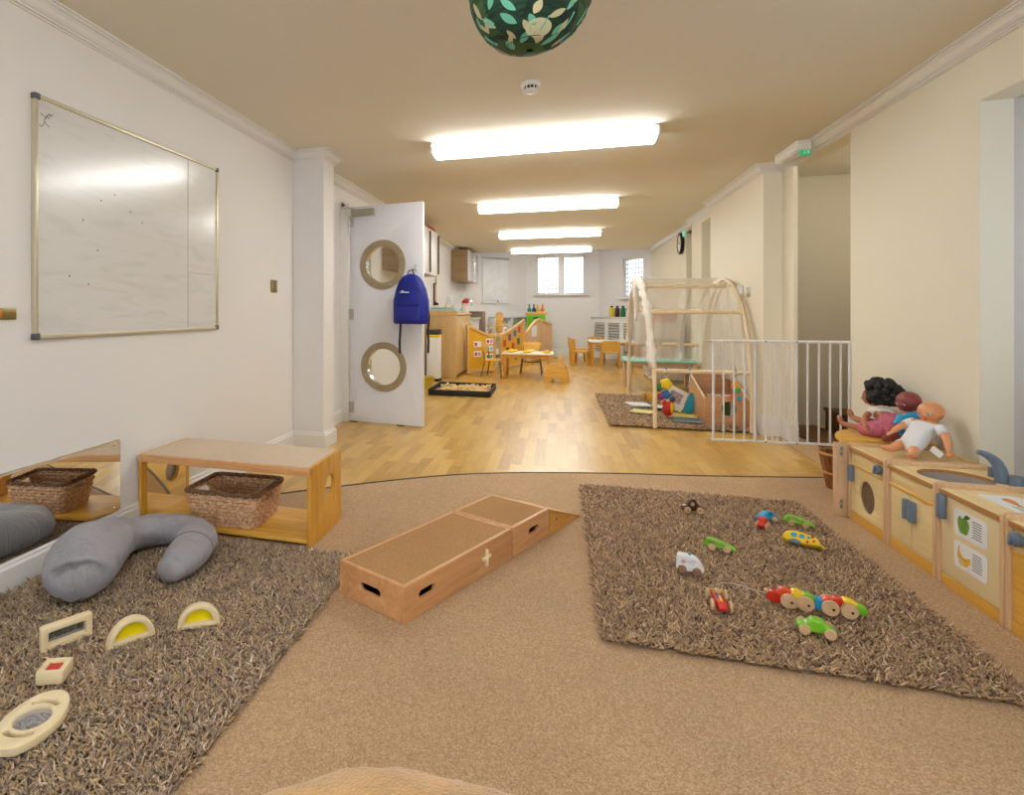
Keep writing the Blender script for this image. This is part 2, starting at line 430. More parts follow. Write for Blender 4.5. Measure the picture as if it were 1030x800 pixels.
# windows
def window(name, F, x0, x1, z0, z1, n=2, lattice=True, light=60, label=None):
    fr = MB(); d = .05
    def r(a,b,c,e,t=d,mbx=fr,off=0): mbx.plate([[(a,c),(b,c),(b,e),(a,e)]], t, F @ Matrix.Translation((0,0,off)))
    w = .035
    r(x0,x1,z0,z0+w); r(x0,x1,z1-w,z1); r(x0,x0+w,z0,z1); r(x1-w,x1,z0,z1)
    panes = []
    for k in range(1, n):
        xm = x0+(x1-x0)*k/n; r(xm-.06,xm+.06,z0,z1,.07)
    o = fr.done(name, M_trim, None, smooth=0); o['kind'] = 'structure'
    if label: o['label'] = label
    gl = MB(); gl.plate([[(x0+w,z0+w),(x1-w,z0+w),(x1-w,z1-w),(x0+w,z1-w)]], .004, F)
    g = gl.done('window_glass', M_glass, o, smooth=0)
    if lattice:
        lt = MB(); cell = .085
        k = 1
        xx = x0+cell
        while xx < x1-.02:
            r(xx-.007,xx+.007,z0+w,z1-w,.01,lt); xx += cell
        zz = z0+w+cell*1.1
        while zz < z1-w:
            r(x0+w,x1-w,zz-.007,zz+.007,.01,lt); zz += cell*1.1
        lt.done('lead_lattice', mat('lead grey', (120,128,138), .5), o, smooth=0)
    # sill board
    s = MB(F); s.box(((x0+x1)/2, z0-.015, .07), (x1-x0+.12, .03, .2), None, .004)
    s.done('window_sill', M_trim, o)
    # daylight entering: an area light just outside the glass
    if not light: return o
    L = bpy.data.lights.new(name+'_daylight', 'AREA'); L.shape = 'RECTANGLE'; L.size = (x1-x0)*1.15; L.size_y = (z1-z0)*1.15
    L.energy = light; L.color = (.86,.93,1)
    lo = bpy.data.objects.new('daylight', L); COL.objects.link(lo)
    lo.matrix_world = F @ Matrix.Translation(((x0+x1)/2, (z0+z1)/2, -.25))  @ Matrix.Rotation(PI, 4, 'X')
    return o
window('window_1', frame((0,YF+.05,0),(1,0,0),(0,0,1)), wx0, wx1, WZ0, WZ1, 2, True, 0, 'white two-light window with leaded lattice in the end wall')
window('window_2', FR, .80, 1.43, 1.30, 2.12, 1, True, 0, 'narrow window in the splayed end wall on the right')
window('window_3', frame((2.34,0,0),(0,-1,0),(0,0,1)), -2.95, -1.35, .75, 1.88, 2, False, 0, 'window in the recess above the play kitchen')
window('added_window_4', frame((0,-2.66,0),(-1,0,0),(0,0,1)), -1.0, 1.1, .8, 2.0, 2, False, 60, 'added unseen window behind the viewer for fill daylight')  # added unseen window, brings fill daylight into the near room

# ---------------------------------------------------------------- ceiling lights, pendant, detector
M_diff = mat('lit prismatic diffuser', (250,250,246), .4, var=.004, emit=LIGHT_E)
def ceiling_light():
    t = empty('ceiling_light', (0,0,ZC))
    L = 1.50
    MB().box((0,0,-.009), (L,.215,.018), None, .003).done('mounting_tray', M_white, t)
    prof = [(-.10,-.018),(-.108,-.03),(-.104,-.062),(-.085,-.080),(-.03,-.086),(.03,-.086),(.085,-.080),(.104,-.062),(.108,-.03),(.10,-.018)]
    mb = MB(); mb.prism([(a,b) for a,b in prof], L-.02, frame((0,0,0),(0,1,0),(0,0,1)))
    mb.done('diffuser', M_diff, t, smooth=50)
    for sx in (-1,1):
        mb = MB(); mb.prism([(a*1.03,b*1.03+.0005) for a,b in prof], .012, frame((sx*(L/2-.004),0,0),(0,1,0),(0,0,1)))
        mb.done('end_cap', M_white, t)
    return t
cl0 = ceiling_light()
names = ['nearest and largest of the four lit ceiling strip lights', 'second lit ceiling strip light from the viewer', 'third lit ceiling strip light from the viewer', 'farthest lit ceiling strip light, before the end windows', 'added unseen strip light above the viewer to brighten the foreground, before the green lampshade']
for i, y in enumerate((4.13, 6.63, 9.13, 11.6, .45)):  # last position is an added unseen strip lighting the foreground floor
    o = cl0 if i == 0 else copy_tree(cl0)
    o.location = (-.115, y, ZC); tag(o, names[i], 'ceiling light', 'strip lights along the ceiling')

# pendant shade
def m_leafy():
    m, nt, b = newmat('leafy green paper'); L = nt.links.new
    tc = nd(nt, 'ShaderNodeTexCoord')
    v = nd(nt, 'ShaderNodeTexVoronoi', i_Scale=9.0, i_Randomness=1.0); mp = nd(nt, 'ShaderNodeMapping'); mp.inputs['Scale'].default_value = (1,1,.8)
    L(tc.outputs['Object'], mp.inputs[0]); L(mp.outputs[0], v.inputs['Vector'])
    rp = nd(nt, 'ShaderNodeValToRGB'); e = rp.color_ramp.elements; rp.color_ramp.interpolation = 'CONSTANT'
    e[0].position = 0; e[0].color = srgb(24,70,46); e[1].position = .8; e[1].color = srgb(20,54,40)
    for p, c in ((.25,(44,84,46)),(.45,(24,64,44)),(.62,(58,92,50))):
        k = e.new(p); k.color = srgb(*c)
    L(v.outputs['Color'], rp.inputs['Fac']); L(rp.outputs['Color'], b.inputs['Base Color'])
    b.inputs['Roughness'].default_value = .7
    w = nd(nt, 'ShaderNodeTexWave', i_Scale=26.0, bands_direction='Z'); L(tc.outputs['Object'], w.inputs['Vector'])
    bp = nd(nt, 'ShaderNodeBump', i_Strength=.4, i_Distance=.004); L(w.outputs['Fac'], bp.inputs['Height']); L(bp.outputs['Normal'], b.inputs['Normal'])
    return m
pd = empty('pendant_lamp', (-.075,1.712,1.970), label='round green paper lampshade with leaf pattern hanging at top of view', cat='lampshade')
PR = .175
mb = MB()
prof = []
for i in range(41):
    a = R(-87 + 162*i/40); rr = PR*(1+.006*abs(math.sin(i*PI/2)))
    prof.append((rr*math.cos(a), rr*math.sin(a)))
mb.lathe(prof, n=48)
mb.done('shade', m_leafy(), pd)
mb = MB()
for k in range(1, 12):
    a = R(-80+155*k/12); mb.tube([(PR*1.006*math.cos(a)*math.cos(t), PR*1.006*math.cos(a)*math.sin(t), PR*1.006*math.sin(a)+.004*math.sin(t+k)) for t in [2*PI*i/48 for i in range(48)]], .0011, 4, closed=True)
mb.done('wire_hoops', mat('dark green wire', (18,50,38), .6), pd)
def on_sphere(lon, lat, r=PR*1.008):
    return Vector((r*math.cos(lat)*math.cos(lon), r*math.cos(lat)*math.sin(lon), r*math.sin(lat)))
def leaf(mb, lon, lat, ang, l, w, r=PR*1.010):
    c = on_sphere(lon, lat, 1); e = Vector((-math.sin(lon), math.cos(lon), 0)); n = c.cross(e).normalized()
    u = e*math.cos(ang)+n*math.sin(ang); v = c.cross(u)
    pts = []
    for i in range(13):
        t = i/12; pts.append((t, w*math.sin(PI*t)**.8))
    for i in range(11, 0, -1): pts.append((i/12, -w*math.sin(PI*i/12)**.8))
    vs = [((c*PR + u*(a-.5)*l + v*b).normalized()*r) for a, b in pts]
    mid = c*r; k = len(vs)
    mb.poly([mid]+vs, [(0, 1+i, 1+(i+1)%k) for i in range(k)])
rnd = random.Random(5)
for nm, colr, cnt in (('mint_leaves',(92,172,150),54),('cream_leaves',(206,196,156),60),('dark_leaves',(8,42,32),60)):
    mb = MB()
    for k in range(cnt):
        lon = rnd.uniform(0, 2*PI); lat = rnd.uniform(-1.25, .9)
        if nm == 'dark_leaves': leaf(mb, lon, lat, rnd.uniform(0,PI), rnd.uniform(.08,.13), .008, PR*1.007)
        else: leaf(mb, lon, lat, rnd.uniform(.6,2.4), rnd.uniform(.034,.064), rnd.uniform(.007,.012))
    if nm != 'mint_leaves': mb.done(nm, mat(nm, colr, .7, var=.05), pd, recalc=False)
    else: mb_mint = mb
mb = mb_mint
for k in range(26):
    lon = rnd.uniform(0,2*PI); lat = rnd.uniform(-1.1,.5); a = rnd.uniform(-.8,.8)
    mb.tube([on_sphere(lon+.28*s*math.sin(a), lat+.28*s*math.cos(a), PR*1.009) for s in (0,.33,.66,1)], .0018, 4)
mb.done('mint_leaves', mat('mint_leaves', (112,196,170), .7), pd, recalc=False)
mb = MB(); c = on_sphere(R(-72), R(-60), 1)
e = Vector((-math.sin(R(-72)), math.cos(R(-72)), 0)); nn = c.cross(e).normalized()
vs = [((c*PR+e*.036*math.cos(2*PI*i/24)+nn*.030*math.sin(2*PI*i/24)).normalized()*PR*1.013) for i in range(24)]
mb.poly([c*PR*1.013]+vs, [(0,1+i,1+(i+1)%24) for i in range(24)])
mb.done('pale_print_fruit', mat('pale print', (214,216,180), .7), pd, recalc=False)
MB().lathe([(.001,.115),(.022,.115),(.024,.10),(.022,.17),(.045,.178),(.001,.18)], n=20).done('lamp_holder', M_white, pd)
MB().cyl((0,0,.17),(0,0,ZC-1.970-.02),.004,n=8).done('cord', M_white, pd)
MB().lathe([(.001,ZC-1.970-.03),(.03,ZC-1.970-.028),(.045,ZC-1.970-.001),(.001,ZC-1.970-.0005)], n=24).done('ceiling_rose', M_white, pd)

sd = empty('smoke_detector', (-.133,3.12,ZC), label='round white smoke detector on the ceiling before the nearest strip light', cat='smoke detector')
MB().lathe([(.001,-.0005),(.05,-.001),(.052,-.012),(.044,-.02),(.042,-.022),(.001,-.022)], n=36).done('base', M_white, sd)
mb = MB()
for k in range(12):
    a = 2*PI*k/12; mb.box((.038*math.cos(a), .038*math.sin(a), -.030), (.006,.005,.018), a)
mb.done('vent_ribs', M_white, sd)
MB().lathe([(.001,-.0215),(.034,-.0215),(.034,-.039),(.001,-.0385)], n=24).done('dark_chamber', M_black, sd)
MB().lathe([(.001,-.0388),(.040,-.0388),(.041,-.044),(.034,-.052),(.001,-.056)], n=36).done('cap', M_white, sd)

# emergency exit light by the doorway, second one further down
ex = empty('exit_light', (1.675,4.92,2.172), label='white emergency exit light box on the cornice above the side doorway', cat='exit light')
mb = MB(); mb.bx(-.045,.045,-.22,.21,.004,.072,.006); mb.done('housing', M_white, ex)
mb = MB(); mb.bx(-.035,.035,-.20,.19,-.006,.005,.003); mb.done('diffuser_strip', mat('unlit diffuser', (236,240,236), .3, trans=.2), ex)
mb = MB(); mb.bx(-.02,.05,-.200,-.190,-.036,.006,.001); mb.done('running_figure_sign', mat('exit green', (40,190,130), .4, emit=.25), ex)
mb = MB(Matrix.Translation((.016,-.2015,-.016)) @ Matrix.Scale(.8,4)); 
mb.box((-.008,0,.008),(.006,.002,.016),Matrix.Rotation(.4,3,'Y')); mb.sph((-.012,0,.02),(.004,.001,.004),n=8,m=6); mb.box((-.014,0,-.006),(.004,.002,.014),Matrix.Rotation(.7,3,'Y')); mb.box((-.002,0,-.006),(.004,.002,.014),Matrix.Rotation(-.7,3,'Y')); mb.box((.018,0,.004),(.012,.002,.026))
mb.done('pictogram', M_white, ex)
ex2 = empty('exit_light', (1.768,9.15,2.150), label='small round green exit light above the black wall clock', cat='exit light')
mb = MB(); mb.lathe([(.001,0),(.05,0),(.055,.01),(.04,.018),(.001,.02)], n=24, rot=Matrix.Rotation(-PI/2,4,'Y')); mb.done('lens', mat('exit mint', (130,225,200), .4, emit=.3), ex2)
MB().box((-.022,-.0,0),(.002,.012,.04)).done('figure', M_white, ex2)

# ---------------------------------------------------------------- left wall things
wb = empty('whiteboard', (XL,2.327,1.40), label='large wall-mounted whiteboard with aluminium frame', cat='whiteboard')
W, Hh = 1.235, .945
m, nt, b = newmat('whiteboard enamel'); Lk = nt.links.new
tc = nd(nt,'ShaderNodeTexCoord'); mp = nd(nt,'ShaderNodeMapping'); mp.inputs['Scale'].default_value = (1,1.2,6); Lk(tc.outputs['Object'],mp.inputs[0])
nz = nd(nt,'ShaderNodeTexNoise', i_Scale=2.2, i_Detail=5.0, i_Distortion=1.5); Lk(mp.outputs[0], nz.inputs['Vector'])
rp = nd(nt,'ShaderNodeValToRGB'); rp.color_ramp.elements[0].position=.25; rp.color_ramp.elements[0].color=srgb(212,212,210); rp.color_ramp.elements[1].position=.5; rp.color_ramp.elements[1].color=srgb(224,223,222)
Lk(nz.outputs['Fac'], rp.inputs['Fac']); Lk(rp.outputs['Color'], b.inputs['Base Color']); b.inputs['Roughness'].default_value=.22; b.inputs['Specular IOR Level'].default_value=.7; b.inputs['Coat Weight'].default_value=.3; b.inputs['Coat Roughness'].default_value=.13
MB().bx(.004,.014,-W/2+.01,W/2-.01,-Hh/2+.01,Hh/2-.01).done('writing_surface', m, wb, smooth=0)
mb = MB(); w=.016
mb.bx(0,.022,-W/2,W/2,-Hh/2,-Hh/2+w,.003); mb.bx(0,.022,-W/2,W/2,Hh/2-w,Hh/2,.003); mb.bx(0,.022,-W/2,-W/2+w,-Hh/2,Hh/2,.003); mb.bx(0,.022,W/2-w,W/2,-Hh/2,Hh/2,.003)
mb.done('frame', mat('champagne aluminium', (206,200,176), .35, .6), wb)
for sy in (-1,1):
    for sz in (-1,1):
        MB().box((.012,sy*(W/2-.011),sz*(Hh/2-.011)),(.026,.026,.026),None,.005).done('corner_cap', mat('grey corner cap',(92,96,100),.5), wb)
mb = MB(); mb.bx(.0135,.0150,.335,.3375,-Hh/2+.015,Hh/2-.015); mb.bx(.0135,.0150,.3375,W/2-.015,-.158,-.156); mb.done('panel_seam', mat('seam grey',(150,152,152),.5), wb)
rr = random.Random(3)
def squig(y,z,s,n=12):
    mb = MB(); pts=[(.0150,y,z)]
    for i in range(n):
        y+=rr.uniform(-.3,1)*s; z+=rr.uniform(-1,1)*s; pts.append((.0150,y,z))
    mb.tube(smoothpts(pts,3),.0012,4); mb.done('pen_mark', mat('grey marker',(110,112,112),.7), wb)
squig(-.585,.40,.008); squig(-.590,.36,.008); squig(-.57,.38,.012,5); 
for y,z in ((-.28,.12),(-.1,.1),(-.02,.06),(-.30,-.10),(-.35,-.25),(-.45,-.22),(-.2,.16),(-.38,.02)): MB().sph((.0148,y,z),(.0006,.004,.005),n=8,m=6).done('speck', mat('grey marker',(110,112,112),.7), wb)

sw = empty('light_switch', (XL,3.664,1.209), label='brass light switch plate on the left wall beyond the whiteboard', cat='light switch')
MB().box((.004,0,0),(.008,.088,.088),None,.003).done('plate', M_brass, sw)
MB().cyl((.008,0,.012),(.020,0,.022),.006,.008,12).done('toggle', M_chrome, sw)
mb = MB(); mb.sph((.008,-.025,-.012),(.002,.005,.005),n=10,m=6); mb.sph((.008,.025,-.012),(.002,.005,.005),n=10,m=6); mb.done('screw', M_chrome, sw)
soc = empty('wall_socket', (XL,1.575,1.026), label='brass wall plate with orange inset at left edge of view', cat='wall plate')
MB().box((.005,0,0),(.010,.135,.042),None,.002).done('plate', M_brass, soc)
MB().box((.0105,-.026,0),(.004,.07,.03),None,.002).done('orange_inset', mat('amber inset',(206,128,20),.3), soc)

mi = empty('wall_mirror', (XL,1.235,.123), label='long low mirror fixed to the wall above the skirting', cat='mirror')
Fm = frame((.006,0,0),(0,1,0),(0,0,1))
MB().plate([rrect(1.87,.325,.018,0,.1635)], .005, Fm, .0008).done('mirror_sheet', M_mirror, mi)
mb = MB()
for y in (-.9,.9,):
    for z in (.02,.305): mb.sph((.0095,y,z),(.003,.006,.006),n=12,m=8)
mb.done('fixing_screw', M_chrome, mi)

# ---------------------------------------------------------------- bench with mirrored end
be = empty('play_bench', (-1.472,2.47,0), label='honey wood play bench with carpeted top and round hand hole', cat='bench')
BW,BD,BH = .895,.37,.35
t=.018
for sx in (-1,1):
    mb = MB(); F = frame((sx*(BW/2-t/2),0,0),(0,1,0),(0,0,1))
    mb.plate([rrect(BD,BH,.006,0,BH/2), circ(.052,.04,.215)], t, F, .002)
    mb.done('end_panel', M_pineZ, be)
mb = MB(); mb.plate([rrect(.30,BH-.08,.004,.0,BH/2-.01), circ(.055,.04,.215)], .003, frame((-BW/2+t+.002,0,0),(0,1,0),(0,0,1)))
mb.done('mirror_lining', mat('gold tinted mirror',(238,226,190),.03,1,var=.002), be)
MB().bx(-BW/2+t,BW/2-t,-BD/2+.004,BD/2-.004,BH-.022,BH-.004,.002).done('top_board', M_pine, be)
mb = MB(); mb.bx(-BW/2,BW/2,-BD/2-.002,-BD/2+.014,BH-.036,BH-.001,.004); mb.bx(-BW/2,BW/2,BD/2-.014,BD/2+.002,BH-.036,BH-.001,.004)
mb.done('edge_rail', wood('orange beech',(212,150,92),(228,174,118),'X'), be)
MB().bx(-BW/2+t,BW/2-t,-BD/2+.014,BD/2-.014,BH-.006,BH+.001).done('carpet_inlay', M_padp, be)
MB().bx(-BW/2+t,BW/2-t,-BD/2+.006,BD/2-.006,.018,.036,.002).done('bottom_board', M_pine, be)

# wicker basket
def weave_basket(t, lx, ly, h, taper, rows, mweave, mrim, gap=True, nper=84):
    def per(u, k, off=0):
        """point on rounded rectangle perimeter at height fraction k"""
        a = (lx/2)*(1-taper*(1-k))+off; b = (ly/2)*(1-taper*(1-k))+off; r = .03
        P = rrect(2*a, 2*b, r, n=4); n = len(P)
        Ls = [0]
        for i in range(n):
            p, q = P[i], P[(i+1)%n]; Ls.append(Ls[-1]+math.hypot(q[0]-p[0], q[1]-p[1]))
        s = u*Ls[-1]; i = 0
        while i < n-1 and Ls[i+1] < s: i += 1
        p, q = P[i], P[(i+1)%n]; f = (s-Ls[i])/max(1e-9, Ls[i+1]-Ls[i])
        return Vector((p[0]+(q[0]-p[0])*f, p[1]+(q[1]-p[1])*f, k*h))
    mb = MB(); rt = h/rows/2*1.12
    for j in range(rows):
        k = (j+.5)/rows
        pts = []; wav = 22
        segs = [[]]
        for i in range(nper*2):
            u = i/(nper*2); o = .0035*math.sin(u*2*PI*wav+(j%2)*PI)
            p = per(u, k, o-.006)
            hide = gap and k > .62 and k < .93 and abs(p.y) < ly*.16 and abs(p.x) > lx*.3
            if hide:
                if segs[-1]: segs.append([])
            else: segs[-1].append(p)
        if len(segs) == 1: mb.tube(segs[0], rt, 6, closed=True)
        else:
            if segs[0] and segs[-1]: segs[0] = segs[-1]+segs[0]; segs.pop()
            for sg in segs:
                if len(sg) > 1: mb.tube(sg, rt, 6)
    mb.done('woven_sides', mweave, t)
    mb = MB()
    for q in range(2):
        pts = []
        for i in range(nper*2):
            u = i/(nper*2); ph = u*2*PI*34+q*PI
            p = per(u, 1, -.004+.005*math.cos(ph)); p.z += .003+.006*math.sin(ph); pts.append(p)
        mb.tube(pts, .0085, 6, closed=True)
    mb.done('rim', mrim, t)
    a = lx/2*(1-taper)-.006; b = ly/2*(1-taper)-.006
    MB().box((0,0,.008),(2*a,2*b,.010),None,.004).done('base', mweave, t)
def m_wicker(name, c1, c2):
    m, nt, b = newmat(name); L = nt.links.new
    tc = nd(nt,'ShaderNodeTexCoord'); n = nd(nt,'ShaderNodeTexNoise', i_Scale=70.0, i_Detail=4.0); L(tc.outputs['Object'], n.inputs['Vector'])
    rp = nd(nt,'ShaderNodeValToRGB'); rp.color_ramp.elements[0].position=.35; rp.color_ramp.elements[0].color=srgb(*c1); rp.color_ramp.elements[1].position=.65; rp.color_ramp.elements[1].color=srgb(*c2)
    L(n.outputs['Fac'], rp.inputs['Fac']); L(rp.outputs['Color'], b.inputs['Base Color']); b.inputs['Roughness'].default_value=.75
    bp = nd(nt,'ShaderNodeBump', i_Strength=.5, i_Distance=.002); L(n.outputs['Fac'], bp.inputs['Height']); L(bp.outputs['Normal'], b.inputs['Normal']); return m
M_wick = m_wicker('water hyacinth', (186,138,100), (238,198,160)); M_wickd = m_wicker('dark woven rim', (92,64,44), (146,108,78))
bk = empty('wicker_basket', (-1.49,2.445,.037), rz=R(2), label='rectangular wicker basket with dark rim standing inside the play bench', cat='basket')
weave_basket(bk, .375, .30, .155, .13, 9, M_wick, M_wickd)
rc = empty('toy_block', (-1.42,2.43,.12), rz=.4, label='small red toy lying in the wicker basket', cat='toy')
mb = MB(); mb.cyl((-.03,0,0),(.03,.01,.01),.014,n=12); mb.sph((.035,.01,.012),.018,n=12,m=8); mb.done('body', mat('deep red',(170,30,24),.4), rc); 
mb = MB(); mb.cyl((-.03,-.02,-.005),(-.03,.02,-.005),.012,n=12); mb.done('wheel', M_tbrown, rc)
toys=[]
for k,(x,y,c) in enumerate(((-1.53,2.48,(196,150,90)),(-1.48,2.40,(150,104,60)),(-1.56,2.40,(206,170,120)),(-1.46,2.50,(120,84,56)),(-1.40,2.49,(190,140,96)))):
    o = empty('wooden_block', (x,y,.0605), rz=k*.9, label='%s wooden block in the wicker basket, hidden under its rim' % ['honey','brown','pale','dark','tan'][k], cat='toy block', group='wooden blocks in the basket')
    MB().box((0,0,.02),(.06,.04,.038),None,.006).done('block', mat('block%d'%k,c,.5), o)

# ---------------------------------------------------------------- nursing pillow
npil = empty('nursing_pillow', (-1.56,1.9,.03), label='grey horseshoe nursing pillow lying on the shaggy rug by the mirror', cat='pillow')
cpts = [(-.030,-.300,.085),(-.095,-.19,.088),(-.155,-.03,.082),(-.155,.09,.078),(-.085,.185,.075),(.02,.20,.075),(.115,.155,.075),(.17,.06,.07),(.195,-.035,.062),(.19,-.085,.055)]
rad  = [.115,.134,.110,.082,.078,.078,.080,.083,.078,.062]
P = smoothpts([(a,b,c) for a,b,c in cpts], 8); rr_ = interp(rad, 8)
d0 = (P[0]-P[3]).normalized(); d1 = (P[-1]-P[-4]).normalized(); q0, q1 = P[0], P[-1]; a0, a1 = rr_[0], rr_[-1]
P = [q0+d0*.055*math.sin(R(k)) for k in (88,75,60,45,30,15)]+P+[q1+d1*.045*math.sin(R(k)) for k in (20,45,70,88)]
rr_ = [a0*math.cos(R(k)) for k in (88,75,60,45,30,15)]+rr_+[a1*math.cos(R(k)) for k in (20,45,70,88)]
zz_ = [max(r_*.80,.01) for r_ in rr_]
for p, z_ in zip(P, zz_): p.z = z_
for k_ in range(6): P[k_].z = max(P[k_].z, P[6].z*.86)
for k_ in range(1,5): P[-k_].z = max(P[-k_].z, P[-5].z*.86)
mb = MB(); mb.tube(P, rr_, 36, flat=.80, up=(0,0,1))
for v in mb.bm.verts:
    n = noise.noise(v.co*9)*.008 + (1-abs(noise.noise(v.co*Vector((22,22,8)))))**6*.005
    for q_, rr0 in ((q0,.13),(q1,.10)):
        dd_ = v.co-Vector((q_.x,q_.y,v.co.z)); wgt = max(0, 1-dd_.length/rr0)
        n += (.008 if rr0 > .12 else .003)*wgt*math.sin(math.atan2(v.co.z-.05, dd_.cross(Vector((0,0,1))).dot(d0)+1e-5)*11)
    v.co += v.normal*0 + Vector((n*.6, n*.6, n))
def m_fabric(name, c, sc=700, wr=18):
    m, nt, b = newmat(name); L = nt.links.new
    tc = nd(nt,'ShaderNodeTexCoord'); b.inputs['Base Color'].default_value = srgb(*c); b.inputs['Roughness'].default_value=.55; b.inputs['Sheen Weight'].default_value=.15
    n1 = nd(nt,'ShaderNodeTexNoise', i_Scale=wr*1.0, i_Detail=3.0, i_Distortion=1.0); mp=nd(nt,'ShaderNodeMapping'); mp.inputs['Scale'].default_value=(1,1,.35)
    L(tc.outputs['Object'], mp.inputs[0]); L(mp.outputs[0], n1.inputs['Vector'])
    bp = nd(nt,'ShaderNodeBump', i_Strength=.55, i_Distance=.02); L(n1.outputs['Fac'], bp.inputs['Height']); L(bp.outputs['Normal'], b.inputs['Normal']); return m
mb.done('cushion', m_fabric('slate grey cotton', (150,148,156)), npil, smooth=80)
# seam rings
mb = MB()
def ring_at(i, g=1.008):
    p = P[i]; tv = (P[i+1]-P[i-1]).normalized(); v = Vector((0,0,1)); v = (v-tv*v.dot(tv)).normalized(); u = v.cross(tv)
    return [p+u*rr_[i]*g*math.cos(a)+v*rr_[i]*.80*g*math.sin(a)+Vector((.004,.004,.006)) for a in [2*PI*k/40 for k in range(40)]]
mb.tube(ring_at(len(P)-19), .0016, 5, closed=True)
mb.done('seam_piping', mat('seam grey blue',(112,114,124),.6), npil)

# ---------------------------------------------------------------- framed sensory toys on the left rug
ZR = .033
def glassm(name, col, al=.75, rough=.05):
    return mat(name, col, rough, alpha=al, var=.01)
def arch_outline(w, h, n=20, cx=0, cy=0):
    return [(cx+w/2*math.cos(PI*i/n), cy+h*math.sin(PI*i/n)) for i in range(n+1)]
def frame_toy(name, outer, inner, t, loc, rz, label, panecol, tilt=0, pane_mat=None):
    o = empty(name, loc, label=label, cat='wooden window block', rot=(tilt,0,rz))
    F = frame((0,0,0),(1,0,0),(0,0,1))
    MB().plate([outer, inner], t, F, .004, 2).done('wooden_frame', M_pale, o)
    MB().plate([inner], .003, F @ Matrix.Translation((0,0,-.006))).done('window_pane', pane_mat or glassm(name+'pane', panecol), o)
    return o
# standing on edge, seen from above: rectangle and two arches
def toy_between(a, b): 
    return ((a[0]+b[0])/2, (a[1]+b[1])/2), math.atan2(b[1]-a[1], b[0]-a[0]), math.hypot(b[0]-a[0], b[1]-a[1])
c, an, L_ = toy_between((-1.495,1.375),(-1.385,1.51))
Lr=.142
frame_toy('rectangular_window_block', rrect(Lr,.072,.007,0,.036), rrect(Lr-.040,.034,.004,0,.037), .028, (-1.436,1.396,ZR-.010), R(61), 'rectangular wooden frame with clear mirror pane standing on its edge on rug', (150,160,170), 0, mat('smoky mirror pane',(150,158,166),.05,.8,var=.01))
c, an, L_ = toy_between((-1.322,1.415),(-1.225,1.50))
frame_toy('arched_window_block', arch_outline(.140,.076), arch_outline(.094,.046,cx=0,cy=.015), .028, (-1.253,1.459,ZR-.010), R(54), 'arched wooden frame with yellow pane, nearer the rectangular frame', (250,214,0), 0, glassm('yellow pane',(255,232,0),.9,.35))
c, an, L_ = toy_between((-1.185,1.565),(-1.075,1.62))
frame_toy('arched_window_block', arch_outline(.132,.072), arch_outline(.088,.044,cx=0,cy=.014), .028, (-1.105,1.593,ZR-.010), R(33), 'arched wooden frame with yellow pane, rightmost of the wooden window toys', (250,214,0), 0, glassm('yellow pane',(255,232,0),.9,.35))
sq = empty('square_window_block', (-1.323,1.247,ZR-.003), rz=R(22), label='small square wooden frame with red pane lying flat on rug', cat='wooden window block')
MB().plate([rrect(.070,.070,.005),rrect(.040,.040,.003)], .034, frame((0,0,.018),(1,0,0),(0,1,0)), .003).done('wooden_frame', M_pale, sq)
MB().plate([rrect(.040,.040,.0)], .003, frame((0,0,.026),(1,0,0),(0,1,0))).done('window_pane', glassm('red pane',(214,58,52),.9), sq)
ov = empty('oval_magnifier', (-1.220,1.086,ZR-.002), rz=R(104), label='oval wooden magnifier frame with two slots and clear lens in the rug corner', cat='magnifier')
def lens_out(w,h,p=2.6):
    return [(w/2*abs(math.cos(a))**(2/p)*(1 if math.cos(a)>=0 else -1), h/2*abs(math.sin(a))**(2/p)*(1 if math.sin(a)>=0 else -1)*(1-.12*abs(math.cos(a)))) for a in [2*PI*i/40 for i in range(40)]]
def slot(cx, r0, r1, a0, a1):
    o = [(cx+r1*math.cos(R(a0+(a1-a0)*i/10)), r1*math.sin(R(a0+(a1-a0)*i/10))) for i in range(11)]
    return o+[(cx+r0*math.cos(R(a1+(a0-a1)*i/10)), r0*math.sin(R(a1+(a0-a1)*i/10))) for i in range(11)]
MB().plate([lens_out(.205,.140,2.2), circ(.042), slot(0,.053,.065,-36,36), slot(0,.053,.065,144,216)], .020, frame((0,0,.011),(1,0,0),(0,1,0)), .003).done('wooden_frame', M_pale, ov)
MB().plate([circ(.0415)], .004, frame((0,0,.011),(1,0,0),(0,1,0))).done('lens', glassm('clear acrylic lens',(225,225,235),.22,.03), ov)

